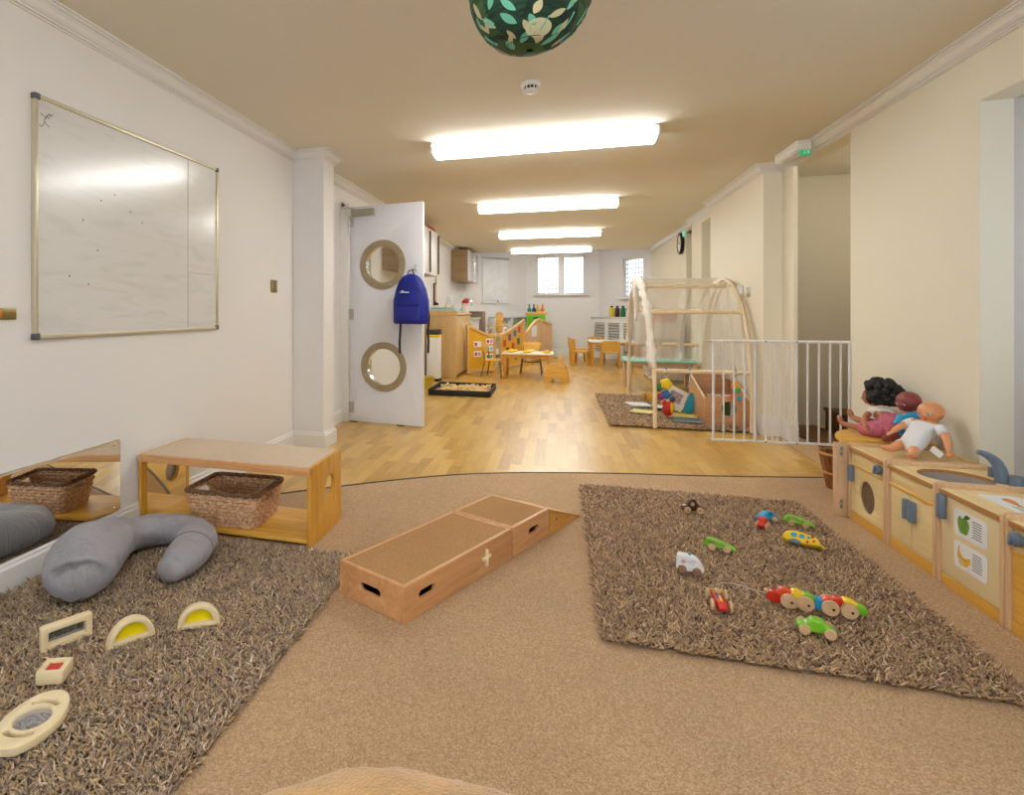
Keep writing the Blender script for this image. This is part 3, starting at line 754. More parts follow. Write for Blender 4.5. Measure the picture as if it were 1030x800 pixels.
# ---------------------------------------------------------------- carpeted blocks and ramp
ra = math.atan2(.898,.441)
ux = Vector((math.cos(ra), math.sin(ra), 0)); uy = Vector((-ux.y, ux.x, 0))
def slotted_panel(name, w, h, t, F, m, parent, slots, extra=None):
    MB().plate([rrect(w,h,.006,w/2,h/2)]+[rrect(sw_,sh_,min(sw_,sh_)/2*.98,cx,cy,6) for cx,cy,sw_,sh_ in slots], t, F, .0025, 2).done(name, m, parent)
def carpet_block(name, s0, s1, loc0, label, slotsx, cross=None):
    L_ = s1-s0; W_ = .31; h = .125
    o = empty(name, (loc0[0]+ux.x*s0, loc0[1]+ux.y*s0, .002), rz=ra, label=label, cat='play block')
    t = .016
    for yy in (0, W_):                       # long side panels; local y runs to the left
        F = frame((0, t/2 if yy == 0 else W_-t/2, 0),(1,0,0),(0,0,1))
        slotted_panel('side_panel', L_, h, t, F, M_rampw, o, [(cx, h*.55, .088, .028) for cx in slotsx])
    for xx in (t/2, L_-t/2):
        F = frame((xx, t, 0),(0,1,0),(0,0,1))
        slotted_panel('end_panel', W_-2*t, h, t, F, M_rampw, o, [((W_-2*t)/2, h*.52, .095, .028)])
    MB().bx(t*.8,L_-t*.8,t*.8,W_-t*.8,h-.010,h-.0015,.001).done('carpet_top', M_pad, o)
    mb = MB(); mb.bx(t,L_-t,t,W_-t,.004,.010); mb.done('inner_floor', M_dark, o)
    return o
A0 = (-.483,1.818)
b1 = carpet_block('long_carpet_block', 0, .690, A0, 'longer beech box block with carpeted top and hand slots', (.125,))
mb = MB(); mb.box((.49,-.006,.068),(.013,.012,.066),None,.003); mb.box((.49,-.004,.068),(.062,.008,.013),None,.003); mb.done('wooden_cross', M_pale, b1)
b2 = carpet_block('short_carpet_block', .697, 1.020, A0, 'shorter beech box block with carpeted top between long block and ramp', (.18,))
rmp = empty('wooden_ramp', (A0[0]+ux.x*1.024, A0[1]+ux.y*1.024, .002), rz=ra, label='small wooden wedge ramp at the far end of the carpeted blocks', cat='ramp')
for yy in (.008, .302):
    MB().plate([[(0,0),(.32,0),(.32,.006),(0,.118)], circ(.009,.07,.055,16)], .016, frame((0,yy,0),(1,0,0),(0,0,1)), .001).done('side_panel', wood('amber beech',(204,140,60),(222,166,84),'X'), rmp)
mb = MB(); mb.poly([(0,.0,.119),(.322,0,.007),(.322,.31,.007),(0,.31,.119),(0,0,.105),(.322,0,0),(.322,.31,0),(0,.31,.105)],[(0,1,2,3),(4,7,6,5),(0,4,5,1),(1,5,6,2),(2,6,7,3),(3,7,4,0)]); mb.done('sloping_board', wood('amber beech',(204,140,60),(222,166,84),'X'), rmp, smooth=0)
MB().bx(.0,.014,.016,.294,.0,.106).done('end_board', M_rampw, rmp)

# ---------------------------------------------------------------- shaggy rugs
def m_shag(name, c1, c2, c3):
    m, nt, b = newmat(name); L = nt.links.new
    at = nd(nt,'ShaderNodeAttribute', attribute_name='tone')
    rp = nd(nt,'ShaderNodeValToRGB'); e = rp.color_ramp.elements
    e[0].position=0; e[0].color=srgb(*c1); e[1].position=1; e[1].color=srgb(*c3); k=e.new(.42); k.color=srgb(*c2); k=e.new(.66); k.color=srgb(c3[0]*.86,c3[1]*.80,c3[2]*.66)
    L(at.outputs['Fac'], rp.inputs['Fac']); L(rp.outputs['Color'], b.inputs['Base Color'])
    b.inputs['Roughness'].default_value=.8; b.inputs['Specular IOR Level'].default_value=.15; b.inputs['Sheen Weight'].default_value=.1
    return m
def shag(name_, x0, x1, y0, y1, dens, ln, wd, m, label, seed, skew=0, yvis=None):
    rug = empty('shaggy_rug', ((x0+x1)/2,(y0+y1)/2,.003), label=label, cat='rug')
    cx, cy = (x0+x1)/2, (y0+y1)/2
    MB().bx(x0-cx+.015,x1-cx-.015,y0-cy+.015,y1-cy-.015,0,.010,.003).done('backing', mat('rug backing',(84,68,54),.95), rug)
    rs = np.random.RandomState(seed); ya = yvis if yvis is not None else y0
    n = int((x1-x0)*(y1-ya)*dens)
    px = rs.uniform(x0,x1,n)-cx; py = rs.uniform(ya,y1,n)-cy
    az = rs.uniform(0,2*PI,n); lean = rs.uniform(.6,1.35,n); l = ln*rs.uniform(.65,1.2,n); w = wd*rs.uniform(.6,1.15,n)
    bend = rs.uniform(-1.3,1.3,n); tw = rs.uniform(0,2*PI,n)
    V = np.zeros((n,7,3)); 
    x = px.copy(); y = py.copy(); z = np.full(n,.008)
    for k in range(3):
        if k < 2:
            for j in range(3):
                a = tw+2*PI*j/3; rad = w*(.5 if k == 0 else .62)
                ex = np.cos(a)*rad; ey = np.sin(a)*rad
                V[:,k*3+j,0] = x+ex*(1-.0)*1; V[:,k*3+j,1] = y+ey; V[:,k*3+j,2] = z+ (0 if k == 0 else rad*.3*np.sin(a))
        else:
            V[:,6,0]=x; V[:,6,1]=y; V[:,6,2]=z
        le = np.clip(lean + (k-.5)*bend*.6, .1, 1.65)
        a2 = az+(k)*bend*.9
        x = x+np.cos(a2)*np.sin(le)*l*.5; y = y+np.sin(a2)*np.sin(le)*l*.5; z = np.maximum(z+np.cos(le)*l*.5, .010)
    f = [(0,1,4,3),(1,2,5,4),(2,0,3,5)]; ft = [(3,4,6),(4,5,6),(5,3,6)]
    base = (np.arange(n)*7)[:,None]
    quads = np.concatenate([base+np.array(q)[None,:] for q in f],0); tris = np.concatenate([base+np.array(q)[None,:] for q in ft],0)
    me = bpy.data.meshes.new('pile'); nv = n*7
    me.vertices.add(nv); me.vertices.foreach_set('co', V.reshape(-1))
    loops = np.concatenate([quads.reshape(-1), tris.reshape(-1)]); nq, ntv = len(quads), len(tris)
    me.loops.add(len(loops)); me.loops.foreach_set('vertex_index', loops.astype(np.int32))
    st = np.concatenate([np.arange(nq)*4, nq*4+np.arange(ntv)*3]).astype(np.int32)
    me.polygons.add(nq+ntv); me.polygons.foreach_set('loop_start', st)
    me.update(calc_edges=True); me.validate()
    at = me.attributes.new('tone','FLOAT','POINT')
    tone = np.clip(rs.normal(.5,.26,n),0,1)
    at.data.foreach_set('value', np.repeat(tone,7).astype(np.float32))
    me.polygons.foreach_set('use_smooth', [True]*len(me.polygons))
    me.materials.append(m)
    o = bpy.data.objects.new('pile', me); COL.objects.link(o); o.parent = rug; o['kind'] = 'stuff'
    return rug
SH_L = m_shag('shag taupe', (104,84,70), (182,160,144), (238,216,192))
SH_R = m_shag('shag brown', (92,68,54), (178,146,124), (238,208,176))
shag('a', -1.895,-.785,.15,2.235, SHAG_D, .034,.0058, SH_L, 'taupe shaggy rug under the grey nursing pillow at left', 1, yvis=.75)
shag('b', .135,1.215,1.90,3.53, SHAG_D, .032,.0058, SH_R, 'brown shaggy rug in the middle with toy cars on it', 2)
shag('c', .46,1.585,5.47,7.37, SHAG_D*.45, .040,.009, SH_R, 'brown shaggy rug under the wooden arch tent', 3)
# ---------------------------------------------------------------- toy vehicles on the middle rug
M_wheel = mat('pale wheel', (214,176,136), .45, var=.12, vs=30)
ZT = .031
def wheels(o, xs, r, w, zc, m=None, hub=None):
    for x in xs:
        for s in (-1,1):
            mb = MB(); mb.lathe([(.0005,-.006),(r*.85,-.006),(r,-.0035),(r,.0035),(r*.85,.006),(.0005,.006)], (x,s*w,zc), 20, rot=Matrix.Rotation(PI/2,4,'X'))
            wh = mb.done('wheel', m or M_wheel, o)
            if hub:
                MB().lathe([(.0005,0),(.006,0),(.005,.003),(.0005,.003)], (x,s*(w+.006),zc), 12, rot=Matrix.Rotation(-s*PI/2,4,'X')).done('hub', hub, wh)
def car(name, loc, rz, label, outline, holes, m, r=.015, xs=(-.028,.028), w=.024, t=.034, hub=None, tilt=0, wm=None):
    o = empty(name, (loc[0],loc[1],ZT), label=label, cat='toy car', rot=(tilt,0,rz))
    MB().plate([outline]+holes, t, frame((0,0,0),(1,0,0),(0,0,1)), .004, 2).done('body', m, o)
    wheels(o, xs, r, w, r, wm, hub)
    return o
def sm(pts, k=5): return [(p.x,p.y) for p in smoothpts([(a,b,0) for a,b in pts], k, True)]
beetle = sm([(-.055,.014),(-.05,.034),(-.03,.044),(-.012,.072),(.012,.074),(.03,.048),(.05,.034),(.056,.014),(.02,.010),(-.02,.010)])
o = car('toy_car', (.648,3.235), R(8), 'dark brown wooden toy car with round window, far left on the middle rug', beetle, [circ(.013,0,.048,16)], M_tbrown, .018, (-.032,.034), .026, .032, M_grayp)
MB().cyl((0,.017,.048),(0,-.017,.048),.009,n=12).done('passenger', M_wheel, o)
sport = sm([(-.055,.014),(-.054,.03),(-.03,.036),(-.012,.052),(.016,.052),(.034,.036),(.054,.026),(.056,.012),(0,.010)])
car('toy_car', (.965,3.205), R(22), 'blue wooden toy car parked behind the small red car', sport, [circ(.008,.004,.038,12)], M_blue, .014)
car('toy_car', (.915,3.10), R(62), 'small red wooden toy car in front of the blue toy car', sm([(-.042,.012),(-.042,.03),(-.02,.036),(-.008,.054),(.02,.052),(.036,.036),(.042,.012),(0,.010)]), [], M_red, .015, (-.022,.024), .022)
slim = sm([(-.062,.016),(-.06,.036),(-.045,.050),(-.01,.046),(.035,.034),(.062,.022),(.062,.010),(0,.012)])
car('toy_car', (1.085,3.175), R(-22), 'green wooden toy car farthest right, beside the yellow toy car', slim, [sm([(-.04,.032),(-.03,.040),(.0,.036),(.02,.026),(-.03,.024)],3)], M_green, .014, (-.03,.032), .024)
car('toy_car', (.655,2.765), R(-16), 'green wooden toy car on its own behind the white ambulance', slim, [sm([(-.04,.032),(-.03,.040),(.0,.036),(.02,.026),(-.03,.024)],3)], M_green, .016, (-.03,.032), .024)
o = car('toy_car', (.775,2.155), R(-12), 'green wooden toy car nearest the viewer, in front of the pull-along caterpillar', sport, [], M_green, .018, (-.036,.038), .030, .042)
# ambulance
o = car('toy_ambulance', (.490,2.50), R(-14), 'white wooden toy ambulance with blue light', sm([(-.05,.012),(-.052,.045),(-.05,.074),(-.03,.079),(.012,.076),(.034,.062),(.05,.038),(.052,.012),(0,.010)],3), [circ(.011,.012,.052,14,.007)], mat('toy white',(238,238,242),.35), .018, (-.028,.030), .026, .036, wm=mat('brown wheel',(150,112,88),.5))
MB().sph((0,0,.081),(.006,.006,.006),n=12,m=8).done('blue_light', M_blue, o)
mb = MB(); mb.tube([(-.024+.008*math.cos(a),-.0185,.050+.008*math.sin(a)) for a in [2*PI*i/20 for i in range(20)]], .0012, 5, closed=True); mb.box((-.024,-.0185,.050),(.003,.001,.009)); mb.box((-.024,-.0185,.050),(.009,.001,.003)); mb.done('red_cross_badge', M_red, o)
# yellow bus
o = empty('toy_bus', (1.005,2.905,ZT), label='yellow rounded toy bus with blue windows', cat='toy vehicle', rot=(R(-38),0,R(-26)))
mb = MB(); mb.plate([sm([(-.075,.012),(-.078,.04),(-.055,.062),(0,.064),(.05,.052),(.07,.03),(.072,.012),(0,.008)])], .045, frame((0,0,0),(1,0,0),(0,0,1)), .010, 3); mb.done('body', M_yellow, o)
mb = MB()
for x, rr in ((-.035,.012),(-.003,.011),(.024,.007)): mb.sph((x,-.0215,.042),(rr*1.2,.003,rr),n=14,m=8)
mb.done('window', M_blue, o)
mb = MB()
for x,z in ((.02,.020),(.045,.030),(.038,.048)): mb.sph((x,-.0215,z),(.007,.003,.006),n=12,m=6)
mb.done('red_dot', M_red, o)
MB().sph((-.03,-.018,.012),(.026,.010,.012),n=14,m=8).done('wheel_arch', M_grayp, o)
MB().cyl((.07,0,.02),(.09,0,.012),.007,.005,10).done('nozzle', M_yellow, o)
# red racer seen from behind
o = empty('toy_racing_car', (.530,2.255,ZT), rz=R(87), label='red wooden racing car with driver, left of the caterpillar', cat='toy car')
MB().plate([sm([(-.072,.012),(-.074,.038),(-.04,.044),(-.01,.032),(.03,.036),(.068,.026),(.074,.012),(0,.010)])], .034, frame((0,0,0),(1,0,0),(0,0,1)), .005, 2).done('body', M_red, o)
wheels(o, (-.045,.045), .022, .031, .022, M_wheel)
mb = MB(); mb.sph((.03,0,.045),.013,n=14,m=10); mb.done('driver_head', M_wheel, o)
mb = MB(); mb.sph((-.005,0,.040),(.008,.008,.008),n=12,m=8); mb.done('blue_knob', M_blue, o)
mb = MB(); mb.bx(-.055,.0,-.004,.004,.040,.046,.001); mb.done('yellow_stripe', M_yellow, o)
MB().box((.078,0,.026),(.012,.07,.006),None,.002).done('front_wing', mat('wing yellow',(206,176,60),.4), o)
# pull-along caterpillar train
o = empty('pull_along_caterpillar', (.835,2.315,ZT), rz=R(-7), label='multicoloured pull-along wooden caterpillar on big wheels', cat='pull-along toy')
seq = [(-.135,.030,M_red,.026),(-.098,.045,M_orange,.030),(-.060,.046,M_yellow,.028),(-.026,.040,M_green,.028),(.008,.032,M_blue,.026),(.042,.038,M_orange,.026),(.072,.044,M_red,.027),(.102,.046,M_yellow,.027),(.132,.034,M_green,.024)]
for i,(x,z,m_,r_) in enumerate(seq):
    mb = MB(); mb.plate([sm([(-r_,-.012),(-r_*.9,.012),(-.004,r_*.85),(r_*.9,.008),(r_,-.014),(0,-.022)])], .030, frame((x,0,z),(1,0,0),(0,0,1)), .005, 2); mb.done('segment', m_, o)
mb = MB(); mb.sph((-.162,0,.044),(.011,.011,.011),n=12,m=8); mb.done('nose', M_wheel, o)
for x in (-.092,-.038,.040,.098):
    for s in (-1,1):
        MB().lathe([(.0005,-.006),(.026,-.006),(.029,-.003),(.029,.003),(.026,.006),(.0005,.006)], (x,s*.026,.028), 24, rot=Matrix.Rotation(PI/2,4,'X')).done('wheel', M_wheel, o)
        MB().cyl((x+.008,s*.031,.026),(x+.008,s*.034,.026),.005,n=10).done('axle_peg', M_tbrown, o)
cd = MB(); cd.tube(smoothpts([(-.165,0,.035),(-.20,.02,.03),(-.235,.06,.022),(-.29,.075,.018),(-.325,.05,.016),(-.335,.03,.016)],8), .0018, 6); cd.done('pull_string', mat('white string',(214,208,200),.8), o)

for o_ in [o for o in COL.objects if o.parent is None and o.get('category') in ('toy car','toy vehicle','pull-along toy') ]:
    o_.scale = (.87,.87,.87); o_.location.y -= .065
# ---------------------------------------------------------------- play kitchen
KX0, KX1 = 1.397, 1.772
def kunit(y1, label, name):
    """unit whose far side is at y1; local x runs toward the viewer (world -Y), local y into the wall"""
    o = empty(name, (KX0, y1, 0), rz=-PI/2, label=label, cat='play kitchen unit', group='play kitchen units along the right wall')
    w,d,h = .343,.370,.378; t=.018
    for x in (t/2, w-t/2):
        MB().plate([rrect(d,h,.012,d/2,h/2)], t, frame((x,0,0),(0,1,0),(0,0,1)), .004, 2).done('side_panel', M_beechZ, o)
    MB().bx(t,w-t,.006,.018,.0,.045,.002).done('kickboard', M_pine, o)
    MB().bx(t,w-t,d-.012,d-.002,0,h-.004,.001).done('back_panel', M_beigew, o)
    MB().bx(t,w-t,.012,d-.012,.044,.052).done('shelf', M_beigew, o)
    return o, w, d, h, t
def ktop(o,w,d,t,hole=None,z=.362):
    if hole: mb = MB(); mb.plate([rrect(w-2*t,d-.012,0,w/2,d/2-.003), hole], .014, frame((0,0,z-.007),(1,0,0),(0,1,0))); mb.done('top_board', M_beigew, o, smooth=0)
    else: MB().bx(t,w-t,.002,d-.012,z-.014,z).done('top_board', M_beigew, o)
    MB().bx(t,w-t,-.002,.003,z-.016,z+.0005,.001).done('front_edge', M_edge, o)
def khandle(parent, x, z0, z1, y=.0):
    mb = MB(); mb.plate([sm([(-.013,0),(-.013,-.012),(-.008,-.020),(.008,-.020),(.013,-.012),(.013,0)],3)], z1-z0, frame((x,y,(z0+z1)/2),(1,0,0),(0,1,0)), .002); mb.done('handle', M_grayp, parent)
def knob(o, x, z, r=.022):
    mb = MB(); mb.lathe([(.001,0),(r*.8,0),(r,.006),(r,.020),(r*.85,.024),(.001,.024)], (x,.012,z), 20, rot=Matrix.Rotation(PI/2,4,'X')); mb.box((x,-.014,z),(.012,.010,r*1.9),Matrix.Rotation(.4,3,'Y'),.003); mb.done('knob', M_grayp, o)
# washing machine
o,w,d,h,t = kunit(3.402, 'wooden play washing machine with porthole door, under the dark-haired doll', 'play_washing_machine')
ktop(o,w,d,t)
MB().bx(t,w-t,.010,.020,.278,.348,.001).done('control_panel', M_beigew, o); MB().bx(t,w-t,.004,.020,.272,.280,.001).done('rail', M_pine, o)
knob(o,w-.058,.315)
dr = MB(); dr.plate([rrect(w-2*t-.004,.222,.002,w/2,.158), circ(.070,w/2-.004,.152,32,.076)], .012, frame((0,.014,0),(1,0,0),(0,0,1)), .001); dr = dr.done('door', M_beigew, o)
MB().plate([circ(.071,w/2-.004,.152,32,.077)], .003, frame((0,.019,0),(1,0,0),(0,0,1))).done('porthole_pane', mat('dark brown acrylic',(92,66,52),.08,alpha=.93,var=.2,coat=.5), dr)
khandle(dr, t+.020, .195, .272, .008)
# sink
o,w,d,h,t = kunit(3.052, 'wooden play sink unit with oval basin, two doors and grey tap', 'play_sink_unit')
hole = [(w/2+.118*math.cos(a), .155+.115*math.sin(a)) for a in [2*PI*i/36 for i in range(36)]]
ktop(o,w,d,t,hole)
mb = MB(); rings=[]
for k,(s,z) in enumerate(((1.0,.348),(.96,.320),(.9,.300),(.5,.292),(.02,.290))):
    rings.append([mb.bm.verts.new((w/2+.118*s*math.cos(a), .155+.115*s*math.sin(a), z)) for a in [2*PI*i/36 for i in range(36)]])
mb.skinrings(rings, False, False); mb.done('basin', mat('grey basin',(168,160,156),.4), o, smooth=60)
mb = MB(); mb.plate([[(w/2+.1195*math.cos(a), .155+.1165*math.sin(a)) for a in [2*PI*i/36 for i in range(36)]], [(w/2+.117*math.cos(a), .155+.114*math.sin(a)) for a in [2*PI*i/36 for i in range(36)]]], .0140, frame((0,0,.3548),(1,0,0),(0,1,0))); mb.done('basin_cut_edge', M_edge, o)
MB().bx(t,w-t,.008,.020,.285,.348,.001).done('fascia', M_beigew, o); MB().bx(t,w-t,.000,.014,.276,.287,.003).done('rail', M_pine, o)
for k in (0,1):
    xx0 = t+.002+(w-2*t)/2*k; xx1 = xx0+(w-2*t)/2-.004
    dr = MB().bx(xx0,xx1,.008,.020,.048,.274,.002).done('door', M_beigew, o)
    khandle(dr, (xx1-.016 if k == 0 else xx0+.020), .170, .252, .008)
# tap and two basin taps: block pieces standing on the sink unit
tp = MB(); P_ = smoothpts([(.216,.280,.362),(.216,.277,.400),(.214,.264,.438),(.213,.238,.464),(.212,.205,.478)],6)
tp.tube(P_, interp([.023,.021,.018,.014,.009],6), 14); tp.done('tap_spout', M_grayp, o)
MB().cyl((.216,.280,.3615),(.216,.280,.365),.027,n=20).done('tap_base', M_grayp, o)
for k,(xx,yy,rr) in enumerate(((.127,.300,.013),(.262,.300,.024))): MB().lathe([(.001,0),(rr,0),(rr,.034),(rr*.9,.038),(.001,.038)], (xx,yy,.362), 20).done('tap_knob', M_grayp, o)
# fridge with fruit cards
o,w,d,h,t = kunit(2.702, 'wooden play fridge with apple and banana cards on its door', 'play_fridge')
ktop(o,w,d,t)
dr = MB().bx(t+.002,w-t-.002,.006,.018,.048,.344,.002).done('door', mat('pale birch face',(232,210,164),.5,var=.04), o)
khandle(dr, t+.020, .255, .345, .004)
M_card = mat('white card',(240,240,242),.35,var=.004)
M_ink = mat('dark ink',(40,40,44),.5)
def card(parent, x0, z0, x1, z1, kind, F):
    cm = MB(); cm.plate([rrect(x1-x0,z1-z0,.014,(x0+x1)/2,(z0+z1)/2)], .0012, F); cd = cm.done('sticker', M_card, parent)
    mb = MB(); rs = random.Random(len(kind)); n=7; L=x1-x0; H_=z1-z0
    for i in range(n):
        zz = z1-H_*(.2+.095*i); mb.plate([rrect(L*(.30-.05*rs.random()),.0026,0,x0+L*.72,zz)], .0004, F @ Matrix.Translation((0,0,.0009)))
    mb.done('printed_lines', M_ink, cd, smooth=0)
    cx, cz = x0+L*.30, (z0+z1)/2; G = F @ Matrix.Translation((0,0,.0010))
    if kind == 'apple':
        MB().plate([sm([(cx-.030,cz+.004),(cx-.022,cz+.026),(cx-.004,cz+.022),(cx+.016,cz+.027),(cx+.030,cz+.006),(cx+.020,cz-.028),(cx+.002,cz-.032),(cx-.020,cz-.028)])], .0006, G).done('apple_print', mat('apple green',(112,160,60),.4,var=.25,vs=30), cd)
        MB().plate([sm([(cx+.002,cz+.022),(cx+.014,cz+.040),(cx+.034,cz+.036),(cx+.022,cz+.026)])], .0006, G).done('leaf_print', mat('leaf dark',(40,96,44),.5), cd)
    elif kind == 'banana':
        MB().plate([sm([(cx-.022,cz+.036),(cx-.016,cz+.008),(cx+.006,cz-.004),(cx+.036,cz+.004),(cx+.028,cz-.022),(cx+.004,cz-.034),(cx-.022,cz-.022),(cx-.030,cz+.004)])], .0006, G).done('banana_print', mat('banana yellow',(236,180,24),.4,var=.15,vs=30), cd)
        MB().plate([sm([(cx-.024,cz-.012),(cx-.004,cz-.014),(cx+.010,cz-.026),(cx-.008,cz-.036),(cx-.022,cz-.028)])], .0005, G @ Matrix.Translation((0,0,.0004))).done('peeled_print', mat('banana flesh',(232,200,150),.4), cd)
    else:
        MB().plate([sm([(cx-.03,cz+.012),(cx+.0,cz+.016),(cx+.035,cz+.004),(cx+.085,cz-.008),(cx+.03,cz-.014),(cx-.02,cz-.012)])], .0006, G).done('carrot_print', mat('carrot orange',(222,138,50),.4,var=.15,vs=30), cd)
Fd = frame((0,.0052,0),(1,0,0),(0,0,1))
card(dr, .095, .218, .262, .315, 'apple', Fd); card(dr, .095, .105, .262, .200, 'banana', Fd)
Ft = frame((0,0,.3628),(1,0,0),(0,1,0)); card(o, .07, .08, .30, .20, 'carrot', Ft)
# cooker
o,w,d,h,t = kunit(2.352, 'wooden play cooker at the right edge of view with grey knobs', 'play_cooker')
ktop(o,w,d,t)
MB().bx(t,w-t,.010,.020,.270,.348,.001).done('control_panel', M_beigew, o); MB().bx(t,w-t,.004,.020,.262,.271,.001).done('rail', M_pine, o)
for x in (.05,.12,.22,.29): knob(o,x,.312)
dr = MB(); dr.plate([rrect(w-2*t-.004,.212,.002,w/2,.154), rrect(w-2*t-.11,.12,.004,w/2,.150)], .014, frame((0,.013,0),(1,0,0),(0,0,1)), .001); dr = dr.done('door', M_pine, o)
MB().bx(.06,w-.06,.016,.018,.085,.215).done('oven_window', mat('amber acrylic',(170,120,80),.1,alpha=.8), dr)
for xx,yy in ((.10,.10),(.245,.10),(.10,.26),(.245,.26)): MB().cyl((xx,yy,.362),(xx,yy,.3645),.05,n=28).done('hob_ring', M_black, o)
# black toy pan whose handle shows at the frame edge
pn = empty('toy_saucepan', (KX0+.285, 2.585,.3650), rz=R(140), label='small black toy pan on the play fridge at the right edge of view', cat='toy pan')
MB().lathe([(.001,0),(.05,0),(.055,.006),(.058,.035),(.054,.035),(.050,.008),(.001,.006)], n=28).done('bowl', M_black, pn)
MB().tube([(-.052,0,.03),(-.09,0,.045),(-.13,0,.075)], .009, 10, flat=.6).done('handle', M_black, pn)

# quarter-round end shelf
cs = empty('corner_shelf', (KX1, 3.408, 0), label='rounded wooden end shelf unit at the doorway end of the play kitchen', cat='shelf unit')
def quarter(r, z, t, m, nm):
    pts = [(0,0)]+[(-r*math.cos(PI/2*i/16), r*math.sin(PI/2*i/16)) for i in range(17)]
    MB().plate([pts], t, frame((0,.001,z),(1,0,0),(0,1,0)), .003, 2).done(nm, m, cs)
quarter(.395,.380,.018,M_pine,'top_board'); quarter(.375,.055,.016,M_pine,'bottom_shelf')
MB().bx(-.428,-.0,.001,.018,0,.371,.002).done('front_panel', M_beechZ, cs)
MB().bx(-.018,-.001,.02,.39,0,.371,.002).done('back_panel', M_pineZ, cs)
for z in (.33,.065):
    pl = MB().box((-.398,-.0005,z),(.015,.002,.05),None,.0008).done('hinge_plate', M_metal, cs)
    mb = MB(); mb.sph((-.398,-.0018,z+.014),(.003,.0015,.003),n=10,m=6); mb.sph((-.398,-.0018,z-.014),(.003,.0015,.003),n=10,m=6); mb.done('screw', M_dark, pl)
# strip baskets
wbk = empty('wooden_basket', (1.590,3.93,.003), label='brown split-wood basket on the floor behind the rounded end shelf', cat='basket')
def strip_basket(o, r0, r1, h, m1, m2):
    mb = MB(); N=18
    for k in range(N):
        a0 = 2*PI*k/N; a1 = a0+2*PI/N*.86; am=(a0+a1)/2
        mb.poly([(r0*math.cos(a0),r0*math.sin(a0),0),(r0*math.cos(a1),r0*math.sin(a1),0),(r1*math.cos(a1),r1*math.sin(a1),h),(r1*math.cos(a0),r1*math.sin(a0),h),
                 (r0*.96*math.cos(a0),r0*.96*math.sin(a0),0),(r0*.96*math.cos(a1),r0*.96*math.sin(a1),0),(r1*.96*math.cos(a1),r1*.96*math.sin(a1),h),(r1*.96*math.cos(a0),r1*.96*math.sin(a0),h)],
                [(0,1,2,3),(7,6,5,4),(0,3,7,4),(1,5,6,2),(3,2,6,7),(0,4,5,1)])
    mb.done('upright_strips', m1, o)
    MB().lathe([(.001,0),(r0*.97,0),(r0*.97,.008),(.001,.008)], n=30).done('base', m1, o)
    mb = MB()
    for rr,z in ((r1*1.01,h),(r0+(r1-r0)*.45,h*.45)):
        mb.tube([(rr*math.cos(2*PI*i/40), rr*math.sin(2*PI*i/40), z) for i in range(40)], .007, 6, closed=True, flat=1.3)
    mb.done('hoop', m2, o)
strip_basket(wbk, .075, .115, .205, wood('reddish split wood',(120,70,36),(166,104,58),'Z'), wood('amber hoop',(176,118,52),(206,150,78),'X'))

# ---------------------------------------------------------------- dolls on the play kitchen
def skin_m(name, c): return mat(name, c, .4, var=.03, coat=.15)
def ball_head(name, c, r, face, m, parent, up=(0,0,1), features=True):
    """doll head: rounded skull, cheeks, nose, ears; face = direction looked at"""
    f = Vector(face).normalized(); u = Vector(up); u = (u-f*u.dot(f)).normalized(); s = f.cross(u)   # s: doll's left->right axis
    M = Matrix((s, f, u)).transposed().to_4x4(); M.translation = Vector(c)
    mb = MB(M)
    mb.sph((0,-.004,.004),(r,r*1.03,r),n=32,m=22)
    for v in mb.bm.verts:
        l = M.inverted() @ v.co
        k = l.z/r
        if k < 0: l.x *= 1-.10*(-k); 
        if l.y > 0 and k < -.1: l.y *= .96
        n = math.exp(-((l.x/(r*.16))**2+((l.z+r*.12)/(r*.16))**2)) if l.y > 0 else 0      # nose
        ck = sum(math.exp(-(((l.x-sx*r*.45)/(r*.3))**2+((l.z+r*.35)/(r*.28))**2)) for sx in (-1,1)) if l.y > 0 else 0
        ch = math.exp(-((l.x/(r*.3))**2+((l.z+r*.72)/(r*.2))**2)) if l.y > 0 else 0
        l.y += r*(.16*n+.09*ck+.12*ch)
        v.co = M @ l
    for sx in (-1,1): mb.sph((sx*r*.96,0,-r*.08),(r*.12,r*.16,r*.22),n=12,m=8)
    o = mb.done(name, m, parent, smooth=80)
    if features:
        for sx in (-1,1):
            mb = MB(M); mb.sph((sx*r*.36,r*.90,r*.06),(r*.15,r*.09,r*.13),n=14,m=10); e = mb.done('eye', mat('eye white',(236,236,234),.2), o)
            MB(M).sph((sx*r*.36,r*.965,r*.06),(r*.085,r*.04,r*.095),n=12,m=8).done('iris', mat('blue iris',(52,78,104),.2), e)
            mb = MB(M); mb.tube([(sx*r*(.36+.16*math.cos(a)), r*(.95-.03*abs(math.cos(a))), r*(.10+.11*math.sin(a))) for a in [PI*i/8 for i in range(9)]], r*.018, 5); mb.done('eyelash', mat('lash brown',(96,62,44),.6), e)
        mb = MB(M); mb.sph((0,r*.985,-r*.42),(r*.17,r*.07,r*.055),n=14,m=8); mb.sph((0,r*.985,-r*.50),(r*.12,r*.07,r*.055),n=14,m=8)
        mb.done('mouth', mat('doll lips',(196,92,76),.4), o)
    return o, M
def limb(name, pts, radii, m, parent, n=14):
    mb = MB(); k=6
    mb.tube(smoothpts(pts,k), interp(radii,k), n); 
    mb.sph(pts[0], radii[0]*.98, n=14, m=8)
    return mb
